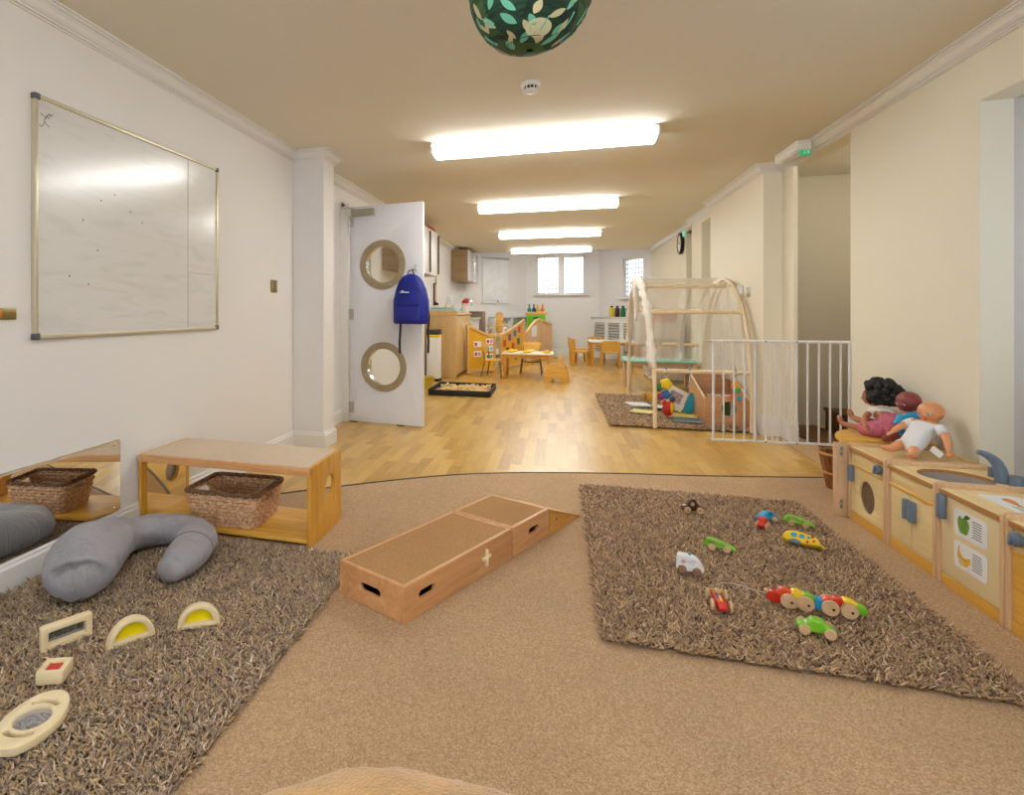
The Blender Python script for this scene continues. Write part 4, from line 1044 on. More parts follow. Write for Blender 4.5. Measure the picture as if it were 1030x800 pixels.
def mitt(mb, p, d, r, up=(0,0,1), thumb=1):
    """small doll hand: palm with five short fingers"""
    d = Vector(d).normalized(); u = Vector(up); s = d.cross(u).normalized(); p = Vector(p)
    rot = Matrix((s, d, s.cross(d))).transposed()
    mb.sph(p+d*r*.6, (r*.85,r*1.0,r*.5), rot, n=12, m=8)
    for j in range(4):
        off = s*(r*(-.6+.4*j)); L_ = r*(1.0,1.15,1.1,.85)[j]
        mb.tube([p+off+d*r*1.1, p+off*1.1+d*(r*1.1+L_*.6), p+off*1.15+d*(r*1.1+L_)-rot@Vector((0,0,r*.25))], [r*.22,r*.2,r*.13], 6)
    mb.tube([p+s*thumb*r*.6+d*r*.3, p+s*thumb*r*1.15+d*r*.9, p+s*thumb*r*1.2+d*r*1.3], [r*.24,r*.2,r*.13], 6)
def foot(mb, p, d, r, up=(0,0,1)):
    d = Vector(d).normalized(); u = Vector(up); s = d.cross(u).normalized(); p = Vector(p); rot = Matrix((s, d, s.cross(d))).transposed()
    mb.sph(p+d*r*.7, (r*.72,r*1.35,r*.6), rot, n=14, m=10)
    for j in range(5):
        mb.sph(p+d*r*(1.95-.10*abs(j-1))+s*r*(-.5+.25*j), r*(.2,.17,.16,.15,.13)[j], n=8, m=6)
ZK = .378
# baby in white romper
db = empty('baby_doll', (1.60,3.22,ZK), label='bald pale baby doll in a white romper, rightmost of the dolls', cat='doll')
def L3(p): return (p[0]-1.60, p[1]-3.22, p[2]-ZK)
sk = skin_m('pale peach vinyl', (232,160,112))
# one continuous body: torso, arms, legs
V = [L3(p) for p in [(1.59,3.225,.425),(1.62,3.245,.462),(1.65,3.26,.497),(1.668,3.272,.520),
     (1.625,3.315,.508),(1.575,3.318,.482),(1.535,3.305,.456),
     (1.672,3.215,.508),(1.668,3.150,.460),(1.655,3.112,.410),
     (1.545,3.245,.412),(1.495,3.215,.396),(1.470,3.200,.394),
     (1.555,3.165,.412),(1.515,3.085,.396),(1.495,3.062,.394)]]
E_ = [(0,1),(1,2),(2,3),(2,4),(4,5),(5,6),(2,7),(7,8),(8,9),(0,10),(10,11),(11,12),(0,13),(13,14),(14,15)]
rd = [.042,.043,.036,.022,.020,.016,.011,.020,.016,.011,.026,.019,.012,.026,.019,.012]
body = skin(V, E_, rd, 2, 'body', sk, db)
hd,_ = ball_head('head', L3((1.678,3.286,.558)), .049, (-.80,-.55,-.10), sk, db, up=(-.15,.05,1))
mb = MB(); mitt(mb, L3((1.540,3.306,.458)), (-.8,-.1,-.5), .013); mb.done('hand', sk, db); mb = MB(); mitt(mb, L3((1.656,3.114,.412)), (-.2,-.5,-.6), .013, thumb=-1); mb.done('hand', sk, db)
mb = MB(); foot(mb, L3((1.480,3.206,.396)), (-.8,-.4,.25), .021); mb.done('foot', sk, db); mb = MB(); foot(mb, L3((1.502,3.070,.396)), (-.7,-.6,.25), .021); mb.done('foot', sk, db)
cl = M_romper = mat('white cotton', (232,232,238), .85, var=.02, bump=.4, bs=50, dist=.004)
Vc = [V[0],V[1],V[2],tuple(Vector(V[3])+Vector((-.002,0,-.010))),V[4],tuple(Vector(V[4]).lerp(Vector(V[5]),.75)),V[7],tuple(Vector(V[7]).lerp(Vector(V[8]),.7)),V[10],tuple(Vector(V[10]).lerp(Vector(V[11]),.45)),V[13],tuple(Vector(V[13]).lerp(Vector(V[14]),.5))]
Ec = [(0,1),(1,2),(2,3),(2,4),(4,5),(2,6),(6,7),(0,8),(8,9),(0,10),(10,11)]
skin(Vc, Ec, [.048,.049,.041,.025,.027,.024,.027,.024,.033,.027,.033,.027], 2, 'romper', cl, db)
tg = MB(); F = frame(L3((1.615,3.12,.410)), (.35,-.8,-.5), (-.3,.3,-.75)); tg.plate([rrect(.05,.028,.002)], .0012, F); tgo = tg.done('fabric_tag', M_card, db)
mb = MB(); [mb.plate([rrect(.032,.0022,0,0,.008-.006*i)], .0004, F @ Matrix.Translation((0,0,.0010))) for i in range(4)]; mb.done('printed_lines', M_ink, tgo)
# reddish brown bald doll behind
dc = empty('baby_doll', (1.65,3.42,ZK+.008), label='bald red-brown baby doll in turquoise clothes between the other two dolls', cat='doll')
def L4(p): return (p[0]-1.65, p[1]-3.42, p[2]-ZK)
sk2 = skin_m('red brown vinyl', (140,62,62))
V = [L4(p) for p in [(1.66,3.40,.425),(1.672,3.41,.470),(1.685,3.43,.508),(1.69,3.45,.53),(1.62,3.395,.490),(1.575,3.355,.462),(1.55,3.33,.445),(1.70,3.36,.495),(1.71,3.335,.455),(1.60,3.40,.41),(1.53,3.38,.397)]]
skin(V, [(0,1),(1,2),(2,3),(2,4),(4,5),(5,6),(2,7),(7,8),(0,9),(9,10)], [.042,.043,.036,.022,.018,.015,.010,.018,.014,.024,.015], 2, 'body', sk2, dc)
ball_head('head', L4((1.690,3.490,.568)), .050, (-.85,-.35,-.25), sk2, dc, up=(-.1,0,1))
skin(V[:3]+[tuple(Vector(V[3])+Vector((0,0,-.008))),V[4],tuple(Vector(V[4]).lerp(Vector(V[5]),.8)),V[7],V[9]], [(0,1),(1,2),(2,3),(2,4),(4,5),(2,6),(0,7)], [.047,.048,.042,.026,.027,.022,.024,.03], 2, 'turquoise_top', mat('turquoise jersey',(42,150,200),.8,var=.15,vs=25,bump=.4,bs=40,dist=.004), dc)
mb = MB(); mitt(mb, L4((1.552,3.333,.446)), (-.6,-.5,-.3), .012); mb.done('hand', sk2, dc)
# dark haired doll
da = empty('rag_doll', (1.58,3.62,ZK+.012), label='dark curly-haired doll in pink trousers and white top at the end of the play kitchen', cat='doll')
def L5(p): return (p[0]-1.58, p[1]-3.62, p[2]-ZK-.012)
sk3 = skin_m('brown vinyl', (176,110,78))
V = [L5(p) for p in [(1.635,3.50,.440),(1.645,3.56,.470),(1.650,3.62,.500),(1.655,3.655,.530),
     (1.60,3.64,.505),(1.555,3.60,.470),(1.52,3.50,.430),
     (1.70,3.64,.50),(1.71,3.70,.47),
     (1.565,3.53,.425),(1.52,3.64,.418),(1.50,3.725,.418),
     (1.61,3.58,.430),(1.575,3.70,.440),(1.560,3.755,.452)]]
E5 = [(0,1),(1,2),(2,3),(2,4),(4,5),(5,6),(2,7),(7,8),(0,9),(9,10),(10,11),(0,12),(12,13),(13,14)]
skin(V, E5, [.044,.044,.038,.020,.020,.016,.011,.018,.012,.026,.017,.012,.026,.018,.013], 2, 'body', sk3, da)
hd,Mh = ball_head('head', L5((1.665,3.755,.562)), .052, (-.55,.80,-.25), sk3, da, up=(-.2,0,1))
mb = MB(); mitt(mb, L5((1.522,3.503,.432)), (-.25,-.7,-.35), .013); mb.done('hand', sk3, da)
mb = MB(); foot(mb, L5((1.502,3.722,.420)), (-.1,.5,.8), .022, up=(-1,0,0)); mb.done('foot', sk3, da); mb = MB(); foot(mb, L5((1.561,3.750,.452)), (-.1,.5,.8), .022, up=(-1,0,0)); mb.done('foot', sk3, da)
mb = MB(); rs = random.Random(11)
hc = Vector(L5((1.675,3.70,.592)))
for i in range(150):
    a = rs.uniform(0,2*PI); b = rs.uniform(-.75,1.25)
    dvec = Vector((math.cos(a)*math.cos(b), math.sin(a)*math.cos(b), math.sin(b)))
    if dvec.dot(Vector((-.55,.80,-.25))) > .55: continue
    p = hc + Vector((dvec.x*.070, dvec.y*.098, dvec.z*.066))
    p.x = min(p.x, .172)
    mb.sph(p, rs.uniform(.014,.024), n=8, m=6)
mb.sph(hc, (.064,.092,.062), n=20, m=14)
for v in mb.bm.verts:
    v.co += v.co.normalized()*noise.noise(v.co*60)*.006
    v.co.x = min(v.co.x, .190)
mb.done('curly_hair', mat('black hair',(12,10,18),.6,var=.3,vs=60,bump=.8,bs=120,dist=.004), hd)
skin([V[1],V[2],tuple(Vector(V[3])+Vector((0,0,-.012))),V[4],tuple(Vector(V[4]).lerp(Vector(V[5]),.5)),V[7]], [(0,1),(1,2),(1,3),(3,4),(1,5)], [.050,.045,.028,.027,.024,.024], 2, 'white_top', mat('white print cotton',(226,224,220),.85,var=.1,vs=40,bump=.4,bs=50,dist=.004), da)
mb = MB(); mb.sph(V[0],(.060,.062,.058),n=24,m=16); mb.tube(smoothpts([V[0],Vector(V[0]).lerp(Vector(V[1]),.9)],6), .052, 20)
mb.tube(smoothpts([V[0],V[9],Vector(V[9]).lerp(Vector(V[10]),.45)],6), interp([.052,.042,.036],6), 18); mb.tube(smoothpts([V[0],V[12],Vector(V[12]).lerp(Vector(V[13]),.4)],6), interp([.050,.042,.034],6), 18)
for v in mb.bm.verts: v.co += v.co.normalized()*noise.noise(v.co*40)*.005; v.co.z = max(v.co.z,.001)
mb.done('pink_trousers', mat('pink gingham',(196,104,126),.85,var=.25,vs=60,bump=.4,bs=60,dist=.004), da, smooth=80)

# ---------------------------------------------------------------- safety gate
ga = empty('safety_gate', (1.775,4.278,0), label='white metal child safety gate swung open at the side doorway', cat='safety gate')
M_gate = mat('white enamel', (236,236,240), .35, var=.01)
x0g, x1g = -.79, -.004; y0g = -.045; 
def gy(x): return y0g*(x/x0g)
zt, zb = .836, .185
mb = MB(); mb.tube([(x0g,gy(x0g),zt),(x1g,0,zt)], .009, 8); mb.done('top_rail', M_gate, ga)
mb = MB(); mb.tube([(x0g,gy(x0g),zb),(x1g,0,zb)], .009, 8); mb.done('bottom_rail', M_gate, ga)
def px2x(px):
    return None
bars = [-.782,-.722,-.660,-.600,-.538,-.476,-.437,-.407,-.370,-.340,-.302,-.238,-.175,-.113,-.055,-.006]
for i,x in enumerate(bars):
    thick = .0085 if i in (0,4,10,15) else .006
    MB().cyl((x,gy(x),zb),(x,gy(x),zt),thick,n=10).done('bar', M_gate, ga)
for z in (zt,zb): MB().cyl((x0g-.045,gy(x0g),z),(x0g,gy(x0g),z),.0055,n=10).done('latch_bolt', M_chrome, ga)
mb = MB()
for x in (-.476,-.300):
    for z in (zt,zb): mb.cyl((x,gy(x)-.011,z),(x,gy(x)-.008,z),.0045,n=10)
mb.done('adjuster_screw', M_dark, ga)
for z in (1.0,.28):
    br = empty('gate_bracket', (2.04,6.008,z-.06 if z > .5 else .13+.19), label='white gate bracket on the hall wall, %s of the two' % ('upper' if z > .5 else 'lower'), cat='bracket', group='gate brackets on the hall wall')
    br.location = (1.945,5.895,.865 if z > .5 else .17)
    MB().box((0,0,0),(.045,.008,.085),None,.012).done('plate', M_white, br)
    MB().cyl((0,-.004,.012),(0,-.03,.012),.013,.011,14).done('socket', M_white, br)
    mb = MB(); mb.sph((0,-.005,-.028),(.006,.003,.006),n=10,m=6); mb.done('screw', M_metal, br)

# stairs in the hall
st = empty('staircase', (2.24,4.30,0), label='brown carpeted stairs rising behind the side doorway', cat='stairs')
M_stc = m_carpet('brown stair carpet', (92,66,44), (128,94,64), (156,120,86))
for k in range(4):
    MB().bx(.22*k,.22*(k+1)+.02,0,1.55,0,.19*(k+1),.006).done('tread', M_stc, st)
    MB().bx(.22*k-.012,.22*k+.02,0,1.56,.19*(k+1)-.022,.19*(k+1)+.004,.006).done('nosing', mat('dark stair nosing',(54,38,28),.5), st)
mb = MB(); mb.bx(1.93,2.235,4.17,6.01,0,.004); struct('floor', mb, M_stc, 'brown carpet at the foot of the stairs')
mb = MB(); mb.bx(1.905,1.94,4.30,6.0,0,.014,.003); struct('trim_5', mb, mat('dark threshold',(60,40,28),.5), 'dark wooden threshold bar of the side hall')

# ---------------------------------------------------------------- open door with portholes, closer, backpack
dX0,dY0 = -1.842,4.998; dX1,dY1 = -1.131,4.906
dang = math.atan2(dY1-dY0, dX1-dX0); dL_ = math.hypot(dX1-dX0,dY1-dY0)
do = empty('door', (dX0,dY0,0), rz=dang, label='white open door with two round porthole windows', cat='door')
Fdo = frame((0,.022,0),(1,0,0),(0,0,1))
c1x,c1z = .332,1.452; c2x,c2z = .340,.525
MB().plate([rrect(dL_,1.985,.003,dL_/2,.012+1.985/2), circ(.165,c1x,c1z,40), circ(.165,c2x,c2z,40)], .044, Fdo, .001).done('door_leaf', M_doorw, do)
for cx_,cz_ in ((c1x,c1z),(c2x,c2z)):
    for s,nm in ((-1,'front'),(1,'back')):
        y_ = .022+s*.026
        rg = MB(); rg.plate([circ(.225,cx_,cz_,48), circ(.165,cx_,cz_,48)], .010, frame((0,y_,0),(1,0,0),(0,0,1)), .003, 2); rg = rg.done('porthole_ring', M_bronze, do)
        if s < 0:
            mb = MB()
            for k in range(8): mb.sph((cx_+.195*math.cos(PI*k/4+.4), y_-.005, cz_+.195*math.sin(PI*k/4+.4)),(.005,.002,.005),n=8,m=6)
            mb.done('screw', M_chrome, rg)
    mb = MB(); mb.plate([circ(.168,cx_,cz_,48),circ(.163,cx_,cz_,48)], .046, Fdo); mb.done('porthole_liner', M_chrome, do)
    MB().plate([circ(.164,cx_,cz_,48)], .004, Fdo).done('porthole_glass', M_glass, do)
for z in (1.86,.14,1.0):
    mb = MB(); mb.cyl((-.006,-.004,z-.05),(-.006,-.004,z+.05),.007,n=10); mb.box((.02,-.002,z),(.04,.004,.10),None,.001); mb.done('hinge', M_metal, do)
mb = MB(); mb.bx(.03,.26,-.048,-.001,1.905,1.965,.004); cb = mb.done('door_closer', mat('closer silver',(172,168,150),.35,.6), do)
MB().tube([(.06,-.03,1.97),(.02,-.09,1.975),(-.06,-.02,1.98)], .006, 8).done('closer_arm', M_metal, cb)
for x in (.03,.50): MB().box((x,.022,.006),(.07,.03,.012),None,.002).done('door_stop', M_black, do)
MB().tube([(.65,-.001,1.40),(.65,-.03,1.395),(.65,-.035,1.42)], .004, 8).done('hook', M_chrome, do)
hp = MB(); hp.box((.65,-.002,1.41),(.02,.004,.06),None,.001); hp.done('hook_plate', M_chrome, do)
bp = empty('backpack', (dX0+math.cos(dang)*.650+math.sin(dang)*.105, dY0+math.sin(dang)*.650-math.cos(dang)*.105, .92), rz=dang, label='royal blue backpack hanging on the open door', cat='backpack')
mb = MB()
prof = [(.0,.95,.70),(.02,1.0,.9),(.10,1.02,1.0),(.20,.97,.98),(.30,.86,.9),(.37,.68,.75),(.41,.46,.55),(.43,.2,.25),(.435,.02,.02)]
rings=[]; N=32
for z,sx,sy in [(.0,.02,.02)]+prof:
    ring_=[]
    for i in range(N):
        a = 2*PI*i/N; ca,sa = math.cos(a),math.sin(a)
        x = .160*sx*abs(ca)**.6*(1 if ca>=0 else -1); y = .075*sy*abs(sa)**.7*(1 if sa>=0 else -1)
        ring_.append(mb.bm.verts.new((x+noise.noise(Vector((x*8,y*8,z*9)))*.008, y+noise.noise(Vector((x*12,z*12,3)))*.010, z)))
    rings.append(ring_)
mb.skinrings(rings, False, True)
M_nyl = mat('royal blue nylon', (10,28,140), .5, var=.12, vs=12, bump=.5, bs=22, dist=.01)
mb.done('main_bag', M_nyl, bp, smooth=80)
mb = MB(); rings=[]
for z,sx,sy in ((.012,.02,.02),(.012,.9,.8),(.03,1.0,1.0),(.09,1.0,1.0),(.145,.96,.85),(.165,.9,.5),(.168,.02,.02)):
    rings.append([mb.bm.verts.new((.125*sx*abs(math.cos(a))**.5*(1 if math.cos(a)>=0 else -1), -.052+.042*sy*abs(math.sin(a))**.6*(1 if math.sin(a)>=0 else -1), z)) for a in [2*PI*i/28 for i in range(28)]])
mb.skinrings(rings, False, True); pk = mb.done('front_pocket', M_nyl, bp, smooth=80)
mb = MB(); mb.tube([(-.115,-.080,.160),(0,-.092,.163),(.115,-.080,.160)], .0035, 6); mb.done('pocket_zip', mat('navy zip',(12,20,84),.5), pk)
mb = MB(); mb.tube(smoothpts([(-.118,-.052,.27),(-.06,-.075,.335),(.0,-.078,.35),(.06,-.075,.335),(.118,-.052,.27)],6), .0032, 6); mb.tube([(-.055,-.078,.33),(-.057,-.080,.29)],.004,6); mb.done('main_zip', mat('navy zip',(12,20,84),.5), bp)
mb = MB(Matrix.Translation((-.03,-.0785,.272))); 
mb.box((-.02,0,.012),(.02,.002,.008),None,.0008); mb.box((.0,0,0),(.085,.002,.010),None,.0008); mb.done('stitched_logo', mat('logo white',(200,214,226),.6), bp)
mb = MB(); mb.tube(smoothpts([(-.03,.0,.425),(-.02,-.01,.455),(0,.06,.475),(.02,-.01,.455),(.03,.0,.425)],6), .005, 6); mb.done('carry_loop', M_black, bp)
mb = MB(); mb.tube(smoothpts([(-.11,.03,.03),(-.112,.025,-.06),(-.12,.03,-.16),(-.118,.03,-.26)],5), .011, 8, flat=.35, up=(0,1,0)); mb.done('shoulder_strap', M_black, bp)
mb = MB(); mb.tube(smoothpts([(.145,.02,.12),(.158,.02,.06),(.148,.02,-.06),(.152,.02,-.14),(.150,.02,-.25)],5), .010, 8, flat=.35, up=(0,1,0)); mb.done('shoulder_strap', M_black, bp)

# ---------------------------------------------------------------- right wall small things
sk_ = empty('light_switch', (1.639,5.80,1.20), label='metal light switch plate on the right pilaster above the tent', cat='light switch')
MB().box((-.004,0,0),(.008,.088,.088),None,.003).done('plate', M_metal, sk_)
MB().box((-.010,0,0),(.008,.02,.03),Matrix.Rotation(.2,3,'Y'),.002).done('rocker', M_white, sk_)
th = empty('wall_thermostat', (1.639,5.98,1.215), label='small white control box beside the metal switch on the right pilaster', cat='control box')
MB().box((-.018,0,0),(.034,.075,.10),None,.005).done('housing', M_white, th)
MB().lathe([(.001,0),(.02,0),(.02,.008),(.001,.009)], (-.035,0,.01), 20, rot=Matrix.Rotation(-PI/2,4,'Y')).done('dial', M_white, th)
ck = empty('wall_clock', (XR-.001,9.30,2.02), label='round black-framed wall clock on the far right wall', cat='clock')
Ry = Matrix.Rotation(-PI/2,4,'Y')
MB().lathe([(.001,0),(.15,0),(.158,.02),(.155,.045),(.14,.05),(.135,.040),(.001,.040)], n=36, rot=Ry).done('rim', M_black, ck)
MB().lathe([(.001,.0),(.134,.0),(.134,.0415),(.001,.042)], n=36, rot=Ry).done('face', M_white, ck)
mb = MB(); mb.box((-.045,.02,.03),(.003,.008,.08),Matrix.Rotation(.5,3,'X')); mb.box((-.047,-.03,.0),(.003,.1,.006)); 
for k in range(12): mb.box((-.043,.115*math.cos(PI*k/6),.115*math.sin(PI*k/6)),(.002,.012,.012))
mb.done('hands_and_marks', M_black, ck)
# fluffy floor cushion at the very bottom of the view
cu = empty('fluffy_cushion', (-.175,.775,.006), label='tan fluffy cushion at the bottom edge of view', cat='cushion')
mb = MB(); mb.sph((0,0,.125),(.40,.29,.125),n=64,m=32)
for v in mb.bm.verts:
    v.co.z += noise.noise(v.co*6)*.018; 
    if v.co.z < 0: v.co.z = 0
    v.co += v.co.normalized()*noise.noise(v.co*45)*.006
mb.done('cover', mat('tan plush',(206,158,92),.95,var=.2,vs=14,bump=1,bs=160,sheen=.6,dist=.006), cu, smooth=80)
# ---------------------------------------------------------------- far room, left side
M_ven = wood('walnut veneer', (150,122,88), (178,150,112), 'X')
M_gloss = mat('pale grey gloss', (206,204,206), .25, var=.01)
cw = empty('wall_cupboard', (-1.93,6.30,1.51), label='white wall cupboard with veneer ends behind the open door', cat='cupboard')
W_,D_,H_ = 1.62,.33,.60
mb = MB(); mb.bx(0.002,D_-.02,0,.018,0,H_); mb.bx(0.002,D_-.02,W_-.018,W_,0,H_); mb.done('end_panel', M_ven, cw)
mb = MB(); mb.bx(.002,D_-.02,.018,W_-.018,0,.018); mb.done('bottom_panel', M_ven, cw)
MB().bx(.002,D_-.02,.018,W_-.018,H_-.018,H_).done('top_panel', M_white, cw)
for k in range(3):
    y0_ = k*W_/3+.004; dd = MB().bx(D_-.02,D_,y0_,y0_+W_/3-.018,.0,H_,.002).done('door', M_white, cw)
    MB().bx(D_,D_+.02,y0_+W_/3-.040,y0_+W_/3-.026,.03,H_-.03,.003).done('handle', mat('dark bronze',(66,46,34),.4), dd)
um = empty('folded_umbrella', (-1.70,7.55,2.112), rz=R(75), label='folded orange-red cloth bundle on top of the white wall cupboard', cat='cloth bundle')
mb = MB(); mb.tube(smoothpts([(-.30,0,.04),(-.15,.01,.045),(0,-.01,.04),(.16,0,.045),(.30,.01,.035)],6), interp([.015,.035,.04,.035,.02],6), 12, flat=.8); mb.done('cloth', mat('rust orange cloth',(190,66,24),.8,var=.2,bump=.6,bs=30,dist=.01), um)
c2 = empty('wall_cupboard', (-1.93,10.8,1.60), label='wood-grain wall cupboard with grey gloss doors in the far left corner', cat='cupboard')
mb = MB(); mb.bx(0.002,.31,0,.018,0,.59); mb.done('end_panel', M_ven, c2); MB().bx(.002,.31,1.38,1.398,0,.59).done('end_panel', M_ven, c2)
MB().bx(.002,.31,.018,1.38,0,.018).done('bottom_panel', M_ven, c2); MB().bx(.002,.31,.018,1.38,.572,.59).done('top_panel', M_ven, c2)
for k in range(2):
    dd = MB().bx(.31,.33,k*.7+.002,k*.7+.696,0,.59,.002).done('door', M_gloss, c2)
    MB().tube([(.332,k*.7+(.63 if k==0 else .07),.1),(.352,k*.7+(.63 if k==0 else .07),.1),(.352,k*.7+(.63 if k==0 else .07),.45),(.332,k*.7+(.63 if k==0 else .07),.45)], .006, 8).done('handle', M_chrome, dd)
# changing unit / base counter
cn = empty('base_cabinet', (-1.925,8.55,0), label='tall pale wood base cabinet along the left wall behind the white bin', cat='cabinet')
M_cab = wood('light oak laminate', (206,166,104), (224,188,130), 'Z'); M_cabx = wood('light oak laminate x', (214,176,114), (230,196,140), 'Y')
MB().bx(0,.47,0,.018,0,.96,.002).done('end_panel', M_cab, cn); MB().bx(0,.47,1.50,1.518,0,.96,.002).done('end_panel', M_cab, cn)
MB().bx(0,.44,.018,1.50,.03,.96).done('carcass', M_cabx, cn); MB().bx(0,.40,.018,1.50,0,.03).done('plinth', mat('dark plinth',(90,60,40),.5), cn)
MB().bx(-.0,.49,-.01,1.53,.96,.99,.006).done('worktop', M_cabx, cn)
for k in range(3):
    dd = MB().bx(.445,.468,k*.494+.024,k*.494+.512,.05,.95,.002).done('door', M_cab, cn)
    MB().box((.476,k*.494+.46,.80),(.012,.012,.10),None,.002).done('handle', M_chrome, dd)
MB().bx(0,.49,-.010,.012,.99,1.03,.006).done('raised_edge', M_cabx, cn)
mt = empty('changing_mat', (-1.68,8.80,.995), label='folded pale turquoise mat on the wood base cabinet beside the backpack', cat='mat')
mb = MB(); mb.box((0,0,.035),(.40,.34,.035),None,.015); mb.box((0,.0,.075),(.38,.33,.035),None,.015); mb.done('folded_mat', mat('pale turquoise vinyl',(176,218,214),.4), mt)
pb = empty('paper_bag', (-1.50,9.75,.992), rz=.2, label='crumpled white paper bag at the end of the wood base cabinet', cat='bag')
mb = MB(); mb.tube([(0,0,0),(0,0,.06),(0.01,0,.13)], [.07,.085,.06], 14); 
for v in mb.bm.verts: v.co += Vector((noise.noise(v.co*30),noise.noise(v.co*31+Vector((3,1,0))),0))*.02
mb.done('bag', mat('white paper',(232,226,222),.8), pb)
for i,(x,y,c,hh,lab) in enumerate(((-1.72,9.25,(236,236,232),.17,'white pump bottle on the wood base cabinet'),(-1.76,9.42,(206,150,70),.15,'amber soap bottle on the wood base cabinet'),(-1.62,9.55,(196,200,196),.10,'small grey tub on the wood base cabinet'))):
    o = empty('bottle', (x,y,.991), label=lab, cat='bottle', group='bottles on the base cabinet')
    MB().lathe([(.001,0),(.034,0),(.036,.01),(.036,hh*.7),(.014,hh*.82),(.013,hh),(.001,hh)], n=20).done('body', mat('bt%d'%i,c,.4), o)
    MB().tube([(0,0,hh),(0,0,hh+.03),(.03,0,hh+.035)], .006, 8).done('pump', M_white, o)
bw = empty('back_brush', (-1.915,9.30,1.40), label='long wooden brush hanging on the wall by the first wall cupboard', cat='brush')
MB().tube([(.0,0,.0),(0,0,.25)], .010, 8).done('handle', mat('brush handle',(196,170,130),.5), bw)
MB().box((.004,0,.37),(.025,.05,.26),None,.010).done('head', mat('brush wood',(190,140,84),.5), bw); MB().box((.004,0,.505),(.03,.055,.05),None,.01).done('cap', M_black, bw)
hb = empty('hanging_board', (-1.925,9.22,1.13), label='dark-framed wooden board hanging on the wall above the turquoise mat', cat='board')
MB().bx(0,.015,-.09,.09,0,.35,.003).done('frame', M_dark, hb); MB().bx(.0152,.02,-.065,.065,.05,.33,.002).done('panel', mat('board tan',(206,160,120),.5), hb); MB().bx(0,.05,-.09,.09,-.012,.03,.003).done('ledge', M_dark, hb)
# sink splashback bits: mixer tap and red jug on far counter
ct = empty('sink_counter', (-1.925,10.13,0), label='white counter with steel sink beneath the wood-grain wall cupboard', cat='counter')
MB().bx(0,.5,0,.85,.10,.86).done('carcass', M_white, ct); MB().bx(0,.53,-.01,.86,.86,.90,.004).done('worktop', mat('grey laminate',(196,192,190),.4), ct); MB().bx(0,.45,0,.85,0,.10).done('plinth', M_dark, ct)
MB().bx(.08,.42,.3,.8,.895,.903,.003).done('steel_sink', M_metal, ct)
tp_ = MB(); tp_.tube(smoothpts([(.18,.70,.90),(.18,.70,1.12),(.22,.70,1.22),(.30,.70,1.25),(.37,.70,1.20),(.385,.70,1.12)],8), .014, 10); tp_.done('mixer_tap', M_chrome, ct)
jg = empty('jug', (-1.62,10.55,.905), label='tall white jug with red lid by the far sink', cat='jug')
MB().lathe([(.001,0),(.06,0),(.065,.02),(.055,.26),(.001,.26)], n=20).done('body', mat('pale green plastic',(206,226,214),.4), jg); MB().lathe([(.001,.26),(.06,.26),(.062,.31),(.03,.33),(.001,.33)], n=20).done('lid', M_red, jg)
dsp = empty('soap_dispenser', (-1.925,10.42,1.05), label='white soap dispenser on the wall by the far sink', cat='dispenser')
MB().bx(0,.09,-.06,.06,0,.26,.02).done('body', M_white, dsp); MB().bx(.02,.095,-.045,.045,.02,.09,.01).done('amber_window', mat('amber soap',(214,170,80),.2), dsp)
sk2_ = empty('wall_socket', (-1.27,12.93,1.23), rz=math.atan2(dL.y,dL.x), label='white socket with dark button on the splayed wall at left', cat='socket')
MB().box((0,-.006,0),(.14,.012,.14),None,.003).done('plate', M_white, sk2_); MB().box((0,-.016,0),(.04,.01,.04),None,.004).done('button', M_black, sk2_)
# bin
bn = empty('pedal_bin', (-1.735,8.28,0), label='white pedal bin with dark lid and yellow band at the end of the base cabinet', cat='bin')
MB().plate([rrect(.20,.22,.03)], .04, frame((0,0,.02),(1,0,0),(0,1,0)), .004).done('base', M_black, bn)
MB().plate([rrect(.19,.21,.03)], .60, frame((0,0,.34),(1,0,0),(0,1,0)), .004).done('body', M_white, bn)
MB().plate([rrect(.195,.215,.03)], .04, frame((0,0,.66),(1,0,0),(0,1,0)), .003).done('yellow_band', M_yellow, bn)
MB().plate([rrect(.20,.22,.03)], .075, frame((0,0,.717),(1,0,0),(0,1,0)), .01).done('lid', mat('charcoal plastic',(52,54,60),.4), bn)
MB().box((.0,-.12,.02),(.07,.05,.012),None,.003).done('pedal', M_yellow, bn)
tb = empty('tub', (-1.70,7.55,0), label='yellow plastic tub on the floor beside the open door', cat='tub')
MB().lathe([(.001,0),(.09,0),(.115,.13),(.12,.14),(.112,.14),(.086,.01),(.001,.01)], n=28).done('body', mat('mustard plastic',(222,190,60),.4), tb)
# tray of sand
ty = empty('play_tray', (-1.14,7.24,0), rz=R(1), label='low black tray filled with pale wood pieces on the oak floor', cat='tray')
mb = MB(); mb.plate([rrect(.76,.80,.03), rrect(.72,.76,.025)], .07, frame((0,0,.035),(1,0,0),(0,1,0)), .004); mb.bx(-.37,.37,-.39,.39,.002,.012); mb.done('tray', M_black, ty)
mb = MB(); rs = random.Random(4)
for i in range(260):
    a = rs.uniform(0,PI); mb.box((rs.uniform(-.31,.31),rs.uniform(-.33,.33),rs.uniform(.025,.060)),(rs.uniform(.04,.10),.018,.014),Matrix.Rotation(a,3,'Z')@Matrix.Rotation(rs.uniform(-.3,.3),3,'Y'),.003,1)
o = mb.done('wood_offcuts', mat('offcut wood',(236,202,140),.6,var=.15,vs=20), ty); o['kind'] = 'stuff'
